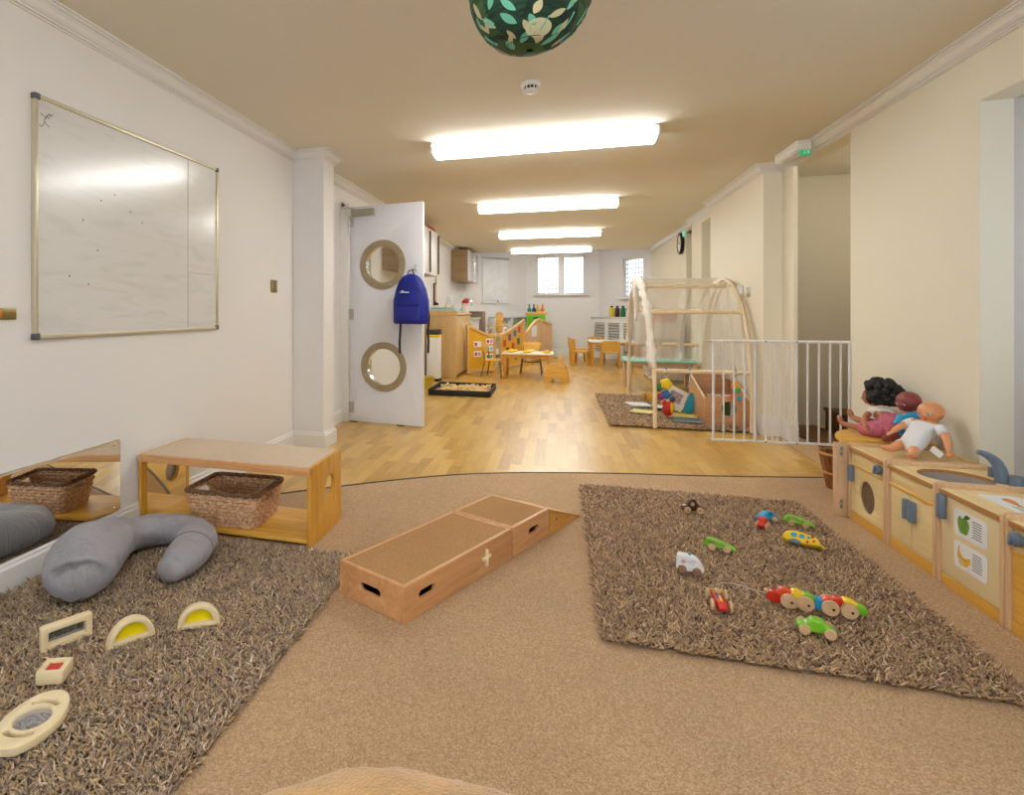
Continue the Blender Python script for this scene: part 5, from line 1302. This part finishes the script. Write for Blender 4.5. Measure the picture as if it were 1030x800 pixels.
# wavy play panels
def wavy(p0, p1, zf, label, m, deco, t=.045, group='wavy wooden play panels'):
    a = Vector((p0[0],p0[1],0)); b = Vector((p1[0],p1[1],0)); L_ = (b-a).length; d = (b-a).normalized()
    o = empty('room_divider', (a.x,a.y,0), rz=math.atan2(d.y,d.x), label=label, cat='room divider', group=group)
    top = [(L_*i/24, zf(i/24)) for i in range(25)]
    F = frame((0,0,0),(1,0,0),(0,0,1))
    MB().plate([[(0,.06)]+[(L_,.06)]+[(x,z-.04) for x,z in reversed(top)]], .012, F).done('panel_board', m, o)
    MB().plate([[(0,.02),(L_,.02)]+list(reversed(top)), [(.035,.075),(L_-.035,.075)]+[(min(max(x,.035),L_-.035),z-.045) for x,z in reversed(top)]], t, F, .003).done('frame', wood('panel frame wood',(214,172,104),(230,192,128),'X'), o)
    for x in (.03,L_-.03): MB().box((x,0,.012),(.06,.26,.022),None,.004).done('foot', M_pine, o)
    if deco: deco(o, L_, F)
    return o
M_ypan = mat('yellow stained board',(232,176,44),.45,var=.05)
def decoA(o, L_, F):
    G = F @ Matrix.Translation((0,0,.0085)); rs = random.Random(8)
    cols = [(206,60,70),(232,150,170),(30,150,196),(150,200,220),(60,140,70),(120,180,110),(214,60,60),(240,230,240)]
    k = 0
    for i,(x,z) in enumerate(((.62,.52),(.72,.52),(.62,.40),(.72,.40),(.62,.27),(.72,.27),(.26,.48),(.36,.48),(.26,.32),(.36,.32))):
        cd = MB().plate([rrect(.085,.095,.004,x*L_/.85,z)], .002, G).done('picture_card', M_card, o)
        MB().plate([rrect(.05,.055,.01,x*L_/.85,z)], .002, G @ Matrix.Translation((0,0,.002))).done('picture', mat('pic%d'%(k%8),cols[k%8],.5), cd); k += 1
def decoB(o, L_, F):
    G = F @ Matrix.Translation((0,0,.0085))
    for i,(x,z,c) in enumerate(((.16,.47,(196,60,40)),(.36,.56,(120,50,150)),(.58,.62,(30,120,190)),(.78,.68,(190,30,90)),(.50,.40,(196,70,50)),(.74,.47,(20,110,80)),(.28,.33,(40,60,60)),(.62,.20,(30,100,90)))):
        MB().plate([rrect(.13*1.0,.115,.03,x*L_,z)], .012, G).done('coloured_window', mat('cw%d'%i,c,.3), o)
wavy((-1.40,9.25),(-.99,9.69), lambda t:.80-.17*math.sin(min(1,t*1.05)*PI/2)**1.5 , 'low yellow play panel with picture cards next to the base cabinet', M_ypan, decoA)
wavy((-.92,9.82),(-.60,11.1), lambda t:.63+.24*(t**1.3), 'yellow play panel with coloured window blocks and rising curved top', M_ypan, decoB)
def decoC(o, L_, F):
    G = F @ Matrix.Translation((0,0,.0085))
    for z in (.62,.30): MB().plate([rrect(.40,.22,.05,L_*.55,z)], .004, G).done('white_card', M_card, o)
wavy((-.56,11.2),(-.34,12.2), lambda t:.62+.25*math.sin(t*PI/2), 'pale wooden play panel with white cards, standing nearest the green drawers', mat('pink beech board',(226,188,150),.5), decoC)
wavy((-.33,12.25),(-.12,12.75), lambda t:.86-.10*t, 'narrow wooden play panel at the right end of the row of panels', mat('pink beech board',(226,188,150),.5), None)
# child table with yellow toys
M_ctop = mat('pale table top',(238,222,186),.35,var=.03)
def table(name, loc, w, d, h, rz, label, mtop, mleg, cat='table', lt=.022, lr=.024):
    o = empty(name, loc, rz=rz, label=label, cat=cat)
    MB().bx(-w/2,w/2,-d/2,d/2,h-lt,h,.004).done('tabletop', mtop, o)
    for x in (-1,1):
        for y in (-1,1): MB().box((x*(w/2-.05),y*(d/2-.05),(h-lt)/2),(lr*2,lr*2,h-lt),None,.006).done('leg', mleg, o)
    for s_ in (0,1):
        mb = MB()
        if s_: mb.bx(-w/2+.05,w/2-.05,-d/2+.04,-d/2+.055,h-lt-.05,h-lt)
        else: mb.bx(-w/2+.05,w/2-.05,d/2-.055,d/2-.04,h-lt-.05,h-lt)
        mb.done('apron', mleg, o)
    return o
table('child_table', (-.43,9.10,0), .76,.60,.385, 0, 'low child table with yellow toys in front of the play panels', M_ctop, M_pineZ)
for i,(x,y,c,s) in enumerate(((-.68,9.0,(240,200,40),.05),(-.43,8.95,(238,196,30),.055),(-.38,9.2,(236,226,190),.04),(-.15,8.98,(236,196,40),.045),(-.62,9.2,(240,206,60),.035))):
    o = empty('toy_food', (x,y,.386), label=['yellow toy at the left end of the low child table','yellow toy in the middle of the low child table','cream toy behind the middle of the low child table','yellow toy at the right end of the low child table','small yellow toy at the back left of the low child table'][i], cat='toy', group='toys on the low child table')
    mb = MB(); mb.sph((0,0,s*.45),(s*1.3,s,s*.45),n=16,m=10); mb.sph((s*.3,0,s*.8),(s*.6,s*.5,s*.3),n=12,m=8); mb.done('body', mat('tf%d'%i,c,.4), o)
# bent-leg chairs
def metal_chair(loc, rz, label):
    o = empty('child_chair', loc, rz=rz, label=label, cat='chair', group='metal-legged child chairs')
    MB().plate([rrect(.30,.28,.04)], .012, frame((0,0,.26),(1,0,0),(0,1,0)), .003).done('seat', M_pine, o)
    MB().plate([rrect(.30,.13,.04)], .012, frame((0,.15,.44),(1,0,0),(0,.15,1)), .003).done('backrest', M_pine, o)
    for s in (-1,1):
        MB().tube([(s*.17,-.15,.0),(s*.14,-.12,.255)], .010, 8).done('leg', M_metalg, o)
        MB().tube([(s*.17,.17,.0),(s*.14,.12,.25),(s*.13,.155,.46)], .010, 8).done('leg', M_metalg, o)
    MB().tube([(-.145,-.10,.20),(.145,-.10,.20)], .008, 8).done('stretcher', M_metalg, o)
M_metalg = mat('taupe steel',(128,110,96),.4,.5)
metal_chair((-.40,9.62,0), 0, 'child chair with bent steel legs behind the low child table')
metal_chair((-.93,9.05,0), R(80), 'child chair with bent steel legs at the left end of the low child table')
# wooden toddler seat with grab post
ts = empty('toddler_seat', (.0,8.63,0), rz=R(-6), label='honey wood toddler rocker seat at the right end of the low child table', cat='toddler seat')
for y in (-.12,.12):
    MB().plate([[(-.17,0),(-.09,0)]+[(-.0+.06*math.cos(a),.0+.07*math.sin(a)) for a in [PI-PI*i/10 for i in range(11)]]+[(.09,0),(.17,0),(.14,.20),(.10,.26),(-.10,.26),(-.14,.20)]], .02, frame((0,y,0),(1,0,0),(0,0,1)), .003).done('side_panel', M_pine, ts)
MB().bx(-.11,.11,-.12,.12,.17,.19,.003).done('seat', M_pine, ts)
MB().plate([rrect(.05,.16,.024,.05,.30)], .02, frame((0,-.02,0),(1,0,0),(0,0,1)), .003).done('grab_post', M_pine, ts)
MB().bx(.10,.12,-.12,.12,.02,.24,.003).done('front_panel', M_pine, ts)
# round-ended group at the back: table and chairs
tq = table('child_table', (1.02,11.75,0), .84,.80,.45, 0, 'larger child table with pale turquoise top before the radiator cover', mat('turquoise white top',(222,240,234),.35), M_pineZ)
def wood_chair(loc, rz, label):
    o = empty('child_chair', loc, rz=rz, label=label, cat='chair', group='wooden child chairs in the far room')
    for s in (-1,1): MB().plate([[(-.17,0),(-.13,0),(-.10,.24),(.08,.24),(.10,0),(.15,0),(.17,.46),(.13,.48),(.11,.27),(-.13,.27)]], .022, frame((s*.15,0,0),(0,1,0),(0,0,1)), .003).done('side_frame', M_pineZ, o)
    MB().plate([rrect(.29,.26,.02)], .014, frame((0,-.01,.265),(1,0,0),(0,1,0)), .003).done('seat', M_pine, o)
    MB().plate([[(-.15,.30),(.15,.30),(.155,.40),(.12,.49),(-.12,.49),(-.155,.40)], rrect(.08,.026,.012,0,.445)], .014, frame((0,.145,0),(1,0,0),(0,.08,1)), .003).done('backrest', M_pine, o)
wood_chair((.93,11.12,0), PI, 'wooden child chair with hand slot, seen from behind at the front of the turquoise table')
wood_chair((.78,12.42,0), 0, 'wooden child chair tucked behind the turquoise table')
wood_chair((.42,12.05,0), R(98), 'wooden child chair standing apart, leftmost at the turquoise table')
wood_chair((.44,11.42,0), R(80), 'wooden child chair against the left side of the turquoise table')
wood_chair((1.62,11.6,0), R(-90), 'wooden child chair at the right side of the turquoise table, behind the tent')
# highchair, toddler cupboard, low shelf, green drawers
hc = empty('high_chair', (-1.12,11.55,0), label='wooden high chair with tall slatted back behind the yellow panels', cat='high chair')
for s in (-1,1):
    MB().tube([(s*.20,-.22,0),(s*.16,-.02,.62)], .018, 8).done('leg', M_pine, hc); MB().tube([(s*.20,.20,0),(s*.15,.08,.66)], .018, 8).done('leg', M_pine, hc)
    MB().tube([(s*.18,-.15,.72),(s*.17,.10,.76)], .016, 8).done('arm', M_pine, hc)
MB().plate([rrect(.15,.44,.06,0,.80), circ(.022,0,.95,14)], .022, frame((0,.10,0),(1,0,0),(0,.2,1)), .003).done('backrest', M_pine, hc)
MB().bx(-.16,.16,-.14,.12,.54,.56,.003).done('seat', M_pine, hc); MB().bx(-.20,.20,-.34,-.14,.72,.74,.006).done('tray', M_pine, hc)
mb = MB(); mb.tube([(-.19,-.15,.3),(.19,-.15,.3)],.014,8); mb.done('footrest', M_pine, hc)
gb = empty('low_cabinet', (-1.67,11.05,0), label='brown-grey cupboard with silver knob behind the yellow card panel', cat='cabinet')
MB().bx(-.02,.30,0,.5,.02,1.0,.004).done('carcass', mat('taupe laminate',(134,112,96),.5,var=.08), gb)
dd = MB().bx(-.0,.28,-.016,0,.05,.98,.003).done('door', mat('taupe laminate',(134,112,96),.5), gb); MB().sph((.24,-.03,.82),(.02,.02,.02),n=14,m=8).done('knob', M_chrome, dd)
MB().bx(-.02,.30,-.017,.5,1.0,1.02,.003).done('top', mat('taupe top',(168,146,128),.4), gb)
sp = empty('low_shelf', (aL.x+dL.x*.70+.12*dL.y, aL.y+dL.y*.70-.12*dL.x, 0), rz=math.atan2(dL.y,dL.x), label='white low shelf against the splayed wall behind the high chair', cat='shelf')
MB().bx(0,1.0,-.1,.1,.86,.89,.003).done('top', M_gloss, sp)
for x in (.0,.5,.98): MB().bx(x,x+.02,-.1,.1,0,.86,.002).done('upright', M_white, sp)
MB().bx(.02,.98,.08,.1,0,.86).done('back', M_white, sp)
for z in (.05,.45): MB().bx(.02,.98,-.1,.08,z,z+.02).done('shelf', M_white, sp)
gd = empty('drawer_unit', (-.43,13.05,0), label='bright green drawer tower with wooden top in front of the end wall', cat='drawer unit')
MB().bx(-.20,.20,-.2,.2,.0,.94,.004).done('carcass', mat('lime green',(128,200,40),.45), gd); MB().bx(-.23,.23,-.22,.22,.94,.99,.004).done('top', M_pine, gd)
for k in range(5):
    dd = MB().bx(-.17,.17,-.215,-.2,.06+k*.175,.21+k*.175,.003).done('drawer', mat('lime dark',(104,180,36),.4), gd); MB().bx(-.06,.06,-.222,-.214,.15+k*.175,.185+k*.175,.002).done('handle_slot', mat('deep green',(20,50,24),.6), dd)
for i,(x,c,lab) in enumerate(((-.15,(40,140,130),'teal'),(-.05,(20,60,120),'navy'),(.03,(240,200,40),'yellow'),(.13,(236,130,40),'orange'))):
    o = empty('toy_animal', (-.43+x,13.0,.991), label='%s plastic toy animal on top of the green drawer tower' % lab, cat='toy animal', group='toy animals on the drawer tower')
    mb = MB(); mb.sph((0,0,.06),(.045,.06,.045),n=14,m=10); mb.tube([(0,-.03,.07),(0,-.045,.14)],[.02,.015],8); mb.sph((0,-.06,.16),(.022,.035,.024),n=12,m=8)
    for sx in (-1,1):
        for sy in (-1,1): mb.cyl((sx*.025,sy*.035,0),(sx*.025,sy*.03,.05),.012,n=8)
    mb.done('body', mat('ta%d'%i,c,.4), o)
# notice panel on left splayed wall
nb = empty('wall_panel', (aL.x+dL.x*.89, aL.y+dL.y*.89, 1.24), rz=math.atan2(dL.y,dL.x), label='tall white roller-blind panel on the left splayed end wall', cat='blind')
MB().bx(-.37,.37,-.02,-.004,0,.90,.003).done('blind_fabric', mat('white blind',(238,238,240),.6), nb); MB().bx(-.39,.39,-.05,-.003,.93,.97,.006).done('roller', M_metal, nb); MB().bx(-.40,.40,-.05,-.002,-.05,-.02,.003).done('sill', M_white, nb)
# radiator cover with bottles
rcv = empty('radiator_cover', (aR.x+dR.x*.02+.10*dR.y, aR.y+dR.y*.02-.10*dR.x, 0), rz=math.atan2(dR.y,dR.x), label='white louvred radiator cover under the right end window', cat='radiator cover')
L_ = 1.5
MB().bx(-.05,L_+.02,-.12,.09,.86,.895,.005).done('top', mat('grey white top',(206,206,206),.4), rcv)
mb = MB(); mb.plate([rrect(L_,.86,0,L_/2,.43)]+[rrect(.38,.64,0,.25+.5*k,.45) for k in range(3)], .018, frame((0,-.09,0),(1,0,0),(0,0,1))); mb.done('front_frame', M_white, rcv, smooth=0)
for x in (.009,L_-.009): MB().bx(x-.009,x+.009,-.08,.09,0,.86).done('side', M_white, rcv)
for k in range(3):
    mb = MB()
    for j in range(11): mb.box((.25+.5*k,-.085,.155+j*.058),(.38,.006,.045),Matrix.Rotation(.6,3,'X'))
    mb.done('louvre_slats', M_white, rcv)
MB().bx(.02,L_-.02,-.02,-.01,.02,.85).done('radiator_behind', mat('shaded grey metal',(150,150,152),.6), rcv)
for i,(t_,c,lab) in enumerate(((.55,(240,214,30),'yellow'),(.74,(70,24,30),'dark maroon'),(.93,(10,120,70),'green'),(1.12,(60,40,70),'dark purple'))):
    p = aR + dR*(t_+.03) + Vector((dR.y,-dR.x,0))*.11
    o = empty('paint_bottle', (p.x,p.y,.896), label='%s paint bottle standing on the radiator cover' % lab, cat='paint bottle', group='paint bottles on the radiator cover')
    MB().lathe([(.001,0),(.045,0),(.047,.01),(.047,.17),(.025,.20),(.001,.20)], n=20).done('bottle', mat('pb%d'%i,c,.35), o); MB().lathe([(.001,.20),(.026,.20),(.024,.235),(.001,.235)], n=16).done('cap', mat('navy cap',(30,34,60),.4), o)

# ---------------------------------------------------------------- arch tent on the rug
tn = empty('arch_tent', (1.19,6.385,.012), label='wooden arch play tent draped with sheer white cloth', cat='play tent')
M_bent = wood('bent birch', (230,208,174), (244,226,196), 'Z')
hwid, hgt = .955, 1.33
def archpt(t, x=0):   # t 0..1 near foot to far foot; pointed ellipse
    a = PI*t; y = -hwid*math.cos(a)*(1-.0*math.sin(a)); z = hgt*math.sin(a)**.80
    return Vector((x, y*(abs(math.cos(a))**.12 if abs(math.cos(a))>1e-6 else 0), z))
for sx in (-1,1):
    x = sx*.37
    sl = (lambda i: .06*i/36 if sx > 0 else 0)
    mb = MB(); mb.tube([archpt(i/36, x+sl(i)) for i in range(37)], .019, 8, flat=.9, up=(1,0,0)); mb.done('bent_arch', M_bent, tn)
    mb = MB(); pts=[archpt(i/36, x+sx*.036+sl(i))*1 for i in range(37)]
    for p in pts: p.z = max(0,p.z*.985)
    mb.tube(pts[4:33], .016, 8, flat=.5, up=(1,0,0)); mb.done('outer_lath', M_bent, tn)
for (y,z) in ((-.26,1.23),(-.62,1.00),(-.90,.50),(.90,.62),(.60,1.02)):
    q = min(range(181), key=lambda i: (archpt(i/180).z-z)**2*4+(archpt(i/180).y-y)**2); p = archpt(q/180)
    MB().cyl((-.37,p.y,p.z),(.37,p.y,p.z),.019,n=12).done('cross_rail', M_bent, tn)
m,nt,b = newmat('sheer white voile'); Lk = nt.links.new
b.inputs['Base Color'].default_value = srgb(250,247,242); b.inputs['Roughness'].default_value=.9; b.inputs['Alpha'].default_value=.34
tr = nd(nt,'ShaderNodeBsdfTranslucent'); tr.inputs['Color'].default_value = srgb(240,234,222)
M_sheer = m
mb = MB(); rows=[]
for i in range(26):
    t_ = .52+.40*i/25; row=[]
    for j in range(25):
        x = -.36+.72*j/24; p = archpt(t_, x); sag = .0 if i < 3 else .02*math.sin(j*.9+i*.05)
        row.append(mb.bm.verts.new(p+Vector((0,sag+.012*math.sin(j*1.7),.022 if t_ < .6 else .0))))
    rows.append(row)
for a_,b_ in zip(rows, rows[1:]):
    for j in range(24): mb.bm.faces.new((a_[j],a_[j+1],b_[j+1],b_[j]))
mb.done('sheer_cover', M_sheer, tn, smooth=80, recalc=False)
mb = MB(); rows=[]                     # right end voile
for i in range(20):
    z = .38+.92*i/19; row=[]
    for j in range(21):
        u = -1+2*j/20; wz = math.sqrt(max(0,1-(z/1.34)**2.6)); y = u*hwid*wz*.97
        row.append(mb.bm.verts.new((.345+.012*math.sin(j*1.4+i*.1), y, z)))
    rows.append(row)
for a_,b_ in zip(rows, rows[1:]):
    for j in range(20): mb.bm.faces.new((a_[j],a_[j+1],b_[j+1],b_[j]))
mb.done('sheer_end', M_sheer, tn, smooth=80, recalc=False)
m_cloth = mat('off white muslin',(240,234,226),.9,var=.03,bump=.4,bs=30,dist=.01)
for nm,rng in (('gathered_cloth',(.10,.50)),('gathered_cloth',(.50,.86))):
    n_=22; mb = MB(); pts=[]; rr_=[]
    for i in range(n_):
        t_ = rng[0]+(rng[1]-rng[0])*i/(n_-1); p = archpt(t_, -.385); pts.append(p)
        rr_.append(.038+.012*math.sin(i*.9)+(.02 if abs(t_-.5)<.05 else 0))
    mb.tube(pts, rr_, 14, flat=.8, up=(1,0,0))
    for v in mb.bm.verts:
        v.co.x += .010*math.sin(v.co.y*50+v.co.z*30)
    mb.done(nm, m_cloth, tn, smooth=80)
mb = MB(); mb.tube(smoothpts([(-.40,-.03,1.36),(-.41,-.04,1.2),(-.40,.02,1.05),(-.41,.0,.92)],6), [.05]*1+interp([.05,.045,.04,.02],6)[1:], 14, flat=.6, up=(1,0,0)); mb.done('hanging_swag', m_cloth, tn, smooth=80)
# hanging toys on the front low rail
def hang(x, y, z, label, cols):
    o = empty('hanging_toy', (x,y,z), label=label, cat='hanging toy', group='toys clipped to the tent rail')
    MB().tube([(.0,.021,-.01),(.0,.0,.03),(.0,-.023,.0),(0,-.010,-.05)], .006, 8).done('clip', mat('clip blue grey',(130,150,170),.4), o)
    mb = MB(); mb.tube([(0,-.010,-.05),(0,-.008,-.10)], .003, 6); mb.done('cord', M_white, o)
    for k,(dx,dz,r_,c) in enumerate(cols):
        mb = MB(); mb.sph((dx,-.008,dz),(r_,r_*.6,r_*1.1),n=14,m=10)
        for a in range(5): mb.sph((dx+r_*.8*math.cos(a*1.26),-.010,dz+r_*.8*math.sin(a*1.26)),r_*.4,n=8,m=6)
        mb.done('soft_piece', mat('sp%s'%str(c),c,.7), o)
hy = 5.485; hz=.51+.012
hang(.915,hy,hz,'yellow green and blue soft toy clipped to the tent rail, left of the three',((.0,-.13,.045,(232,206,40)),(-.06,-.16,.035,(70,120,80)),(.0,-.22,.035,(50,110,180)),(-.04,-.24,.028,(150,60,120)),(.05,-.26,.022,(60,70,90))))
hang(1.10,hy,hz,'plain pale blue clip strap on the tent rail, middle of the three',((0,-.10,.010,(190,206,216)),(0,-.14,.010,(180,196,206))))
hang(1.45,hy,hz,'orange and yellow fish toy clipped to the tent rail, behind the gate',((.0,-.12,.030,(240,170,50)),(.02,-.16,.022,(90,180,120)),(-.02,-.22,.020,(220,90,80)),(.03,-.23,.020,(80,170,200))))
# things on the tent rug
rf = empty('toy_rocket', (1.00,5.88,.045), label='red and yellow standing soft toy on the tent rug', cat='toy')
mb = MB(); mb.sph((0,0,.07),(.05,.04,.07),n=16,m=12); mb.sph((-.03,0,.13),(.02,.02,.03),n=10,m=8); mb.sph((.03,0,.12),(.02,.02,.035),n=10,m=8); mb.done('body', M_red, rf); mb = MB(); mb.sph((.03,-.03,.08),(.02,.02,.05),n=10,m=8); mb.done('yellow_wing', M_yellow, rf)
def book(loc, rz, w, d, c, label, openb=False, rot=None, t=.012):
    o = empty('picture_book', loc, label=label, cat='book', group='picture books on the tent rug', rot=rot or (0,0,rz))
    if openb:
        for s in (-1,1):
            mb = MB(); mb.poly([(0,-d/2,0),(s*w/2,-d/2,.018),(s*w/2,d/2,.018),(0,d/2,0),(0,-d/2,.006),(s*w/2,-d/2,.026),(s*w/2,d/2,.026),(0,d/2,.006)],[(0,1,2,3),(4,5,6,7),(0,1,5,4),(1,2,6,5),(2,3,7,6),(3,0,4,7)]); mb.done('page_block', M_card, o)
        mb = MB(); 
        for s in (-1,1): mb.poly([(0,-d/2-.004,-.003),(s*(w/2+.004),-d/2-.004,.015),(s*(w/2+.004),d/2+.004,.015),(0,d/2+.004,-.003)],[(0,1,2,3)])
        mb.done('cover', mat('bk%s'%str(c),c,.4), o)
    else:
        MB().bx(-w/2,w/2,-d/2,d/2,0,.002).done('cover', mat('bk%s'%str(c),c,.4,var=.3,vs=18), o)
        MB().bx(-w/2+.004,w/2-.004,-d/2+.004,d/2-.004,.002,t-.002).done('page_block', M_card, o)
        MB().bx(-w/2,w/2,-d/2,d/2,t-.002,t).done('front_cover', mat('bk%s'%str(c),c,.4,var=.3,vs=18), o)
ZB=.044
book((.82,6.50,ZB), .2, .20,.24,(226,228,226),'pale grey picture book lying at the left of the tent rug')
book((.80,6.05,ZB), -.4, .20,.16,(240,220,120),'small yellow picture book by the left foot of the tent')
book((1.12,6.35,ZB), .1, .34,.20,(70,170,190),'open book with turquoise cover lying in the middle of the tent rug', True)
book((1.12,5.93,ZB), -.15, .26,.16,(236,214,90),'yellow and white picture book lying near the tent front')
book((1.13,5.68,ZB), -.1, .24,.12,(90,120,130),'thin blue-grey picture book nearest the front of the tent rug')
o = empty('standing_book', (1.09,5.99,ZB+.01), label='open book standing up with a turquoise cover beside the plywood book box', cat='book', rot=(R(-12),R(28),R(12)))
MB().box((-.07,0,.13),(.20,.012,.20),None,.002).done('pages', M_card, o)
MB().box((-.07,-.008,.14),(.12,.002,.10)).done('page_print', mat('page print',(170,160,170),.5,var=.5,vs=40), o)
MB().box((.085,.0,.15),(.09,.016,.20),None,.006).done('turquoise_cover', mat('turquoise cover',(40,160,190),.4,var=.1), o)
bb = empty('book_box', (1.43,5.63,.012), label='plywood book box with round hole holding green books, behind the gate', cat='book box')
M_bb = wood('book box ply', (196,142,96), (214,164,118), 'X')
F = frame((0,0,0),(1,0,0),(0,0,1))
MB().plate([[(-.18,0),(.18,0),(.17,.20),(.14,.275),(-.16,.275),(-.18,.24)], circ(.062,.01,.165,26)], .016, F, .003).done('front_panel', M_bb, bb)
MB().plate([[(-.18,0),(.18,0),(.18,.40),(.14,.43),(-.14,.43),(-.18,.40)]], .016, F @ Matrix.Translation((0,0,-.60)), .003).done('back_panel', M_bb, bb)
for x in (-.172,.172): MB().plate([[(0.01,0),(.59,0),(.59,.40),(.01,.24)]], .016, frame((x,0,0),(0,1,0),(0,0,1)), .003).done('side_panel', M_bb, bb)
MB().bx(-.165,.165,.01,.59,.004,.016).done('floor_board', M_bb, bb)
for x in (-.172,.172): MB().tube([(x,.012,.245),(x,.59,.405)], .010, 8).done('pale_edge', wood('pale edge ply',(222,196,164),(240,220,192),'X'), bb)
for k in range(7):
    c = [(90,150,60),(60,120,50),(230,226,210),(120,170,70),(80,110,60),(236,236,230),(70,140,80)][k]
    o = empty('picture_book', (1.43-.10+k*.030,5.80,.030), label='%s book standing in the plywood book box' % ['leaf green','dark green','cream','light green','olive','white','mid green'][k], cat='book', group='books in the plywood box')
    MB().bx(-.009,.009,-.10,.10,0,.235,.001).done('cover', mat('bx%d'%k,c,.5), o); MB().bx(-.006,.006,-.096,.101,.004,.2365).done('page_block', M_card, o)
tr_ = empty('wooden_trough', (1.18,7.0,.02), label='long honey wood trough at the back of the tent rug', cat='trough')
mb = MB(); mb.bx(-.24,.24,-.10,-.085,0,.09,.002); mb.bx(-.24,.24,.085,.10,0,.09,.002); mb.bx(-.24,-.225,-.1,.1,0,.09,.002); mb.bx(.225,.24,-.1,.1,0,.09,.002); mb.bx(-.23,.23,-.09,.09,.0,.012); mb.done('box', M_pine, tr_)
# furniture behind the tent
tt = table('child_table', (1.27,8.15,0), .86,.60,.40, 0, 'low table with mint green top seen through the arch tent', mat('mint laminate',(150,222,206),.35), M_beechZ)
bc = empty('low_bookcase', (1.52,9.35,0), label='pale wooden open bookcase seen through the tent against the right wall', cat='bookcase')
M_bc = wood('white washed wood', (214,200,184), (230,218,204), 'Z')
for y in (-.5,0,.5): MB().bx(-.20,.20,y-.01,y+.01,0,.86,.002).done('upright', M_bc, bc)
for z in (.03,.32,.60,.86): MB().bx(-.20,.20,-.51,.51,z,z+.018,.002).done('shelf', M_bc, bc)
MB().bx(.185,.20,-.5,.5,.03,.86).done('back_panel', M_bc, bc)
for z in (.05,.34,.62):
    pass
pkb = empty('storage_box', (1.50,9.15,.879), label='pink fabric storage box on top of the pale bookcase', cat='storage box')
mb = MB(); mb.plate([rrect(.34,.30,.02), rrect(.32,.28,.015)], .17, frame((0,0,.09),(1,0,0),(0,1,0)), .002); mb.bx(-.165,.165,-.145,.145,.004,.012); mb.done('box', mat('dusty pink canvas',(212,170,156),.85), pkb)
MB().box((-.01,-.152,.11),(.10,.006,.02),None,.002).done('handle', mat('strap brown',(150,110,90),.7), pkb)
for i,(x,y,c,h_,lab) in enumerate(((1.15,8.05,(150,150,150),.12,'grey beaker'),(1.50,8.0,(236,236,232),.10,'white bowl'))):
    o = empty('cup', (x,y,.401), label=lab+' on the mint green table behind the tent', cat='cup')
    MB().lathe([(.001,0),(.035,0),(.042,h_),(.038,h_),(.032,.006),(.001,.006)], n=20).done('body', mat('cup%d'%i,c,.4), o)
# added hall lamp, out of view, brightens the stair hall
hl = empty('hall_fill_lamp', (2.65,4.9,ZC), label='round ceiling lamp added unseen to brighten the stair hall beyond the side doorway', cat='ceiling lamp')
MB().lathe([(.001,0),(.09,0),(.09,-.02),(.001,-.02)], n=28).done('base', M_white, hl); MB().lathe([(.085,-.02),(.12,-.05),(.10,-.09),(.05,-.115),(.001,-.12)], n=28).done('globe', mat('lit globe',(255,246,226),.4,var=.003,emit=HALL_E), hl)
# ---------------------------------------------------------------- camera, world, colour
cam = bpy.data.cameras.new('camera'); co = bpy.data.objects.new('camera', cam); COL.objects.link(co)
co.location = (0,0,1.04); co.rotation_euler = (PI/2, 0, math.atan2(170,575))
cam.sensor_width = 36; cam.lens = 575/1030*36; cam.shift_x = (515-390)/1030; cam.shift_y = -(400-312)/1030
cam.clip_start = .05; cam.clip_end = 60
scn.camera = co
w = bpy.data.worlds.new('world'); scn.world = w; w.use_nodes = True
bg = w.node_tree.nodes['Background']; bg.inputs[0].default_value = (.82,.91,1,1); bg.inputs[1].default_value = 2.4
scn.view_settings.view_transform = 'Standard'; scn.view_settings.look = 'None'
scn.view_settings.exposure = EXPO; scn.view_settings.gamma = 1; scn.view_settings.use_curve_mapping = False
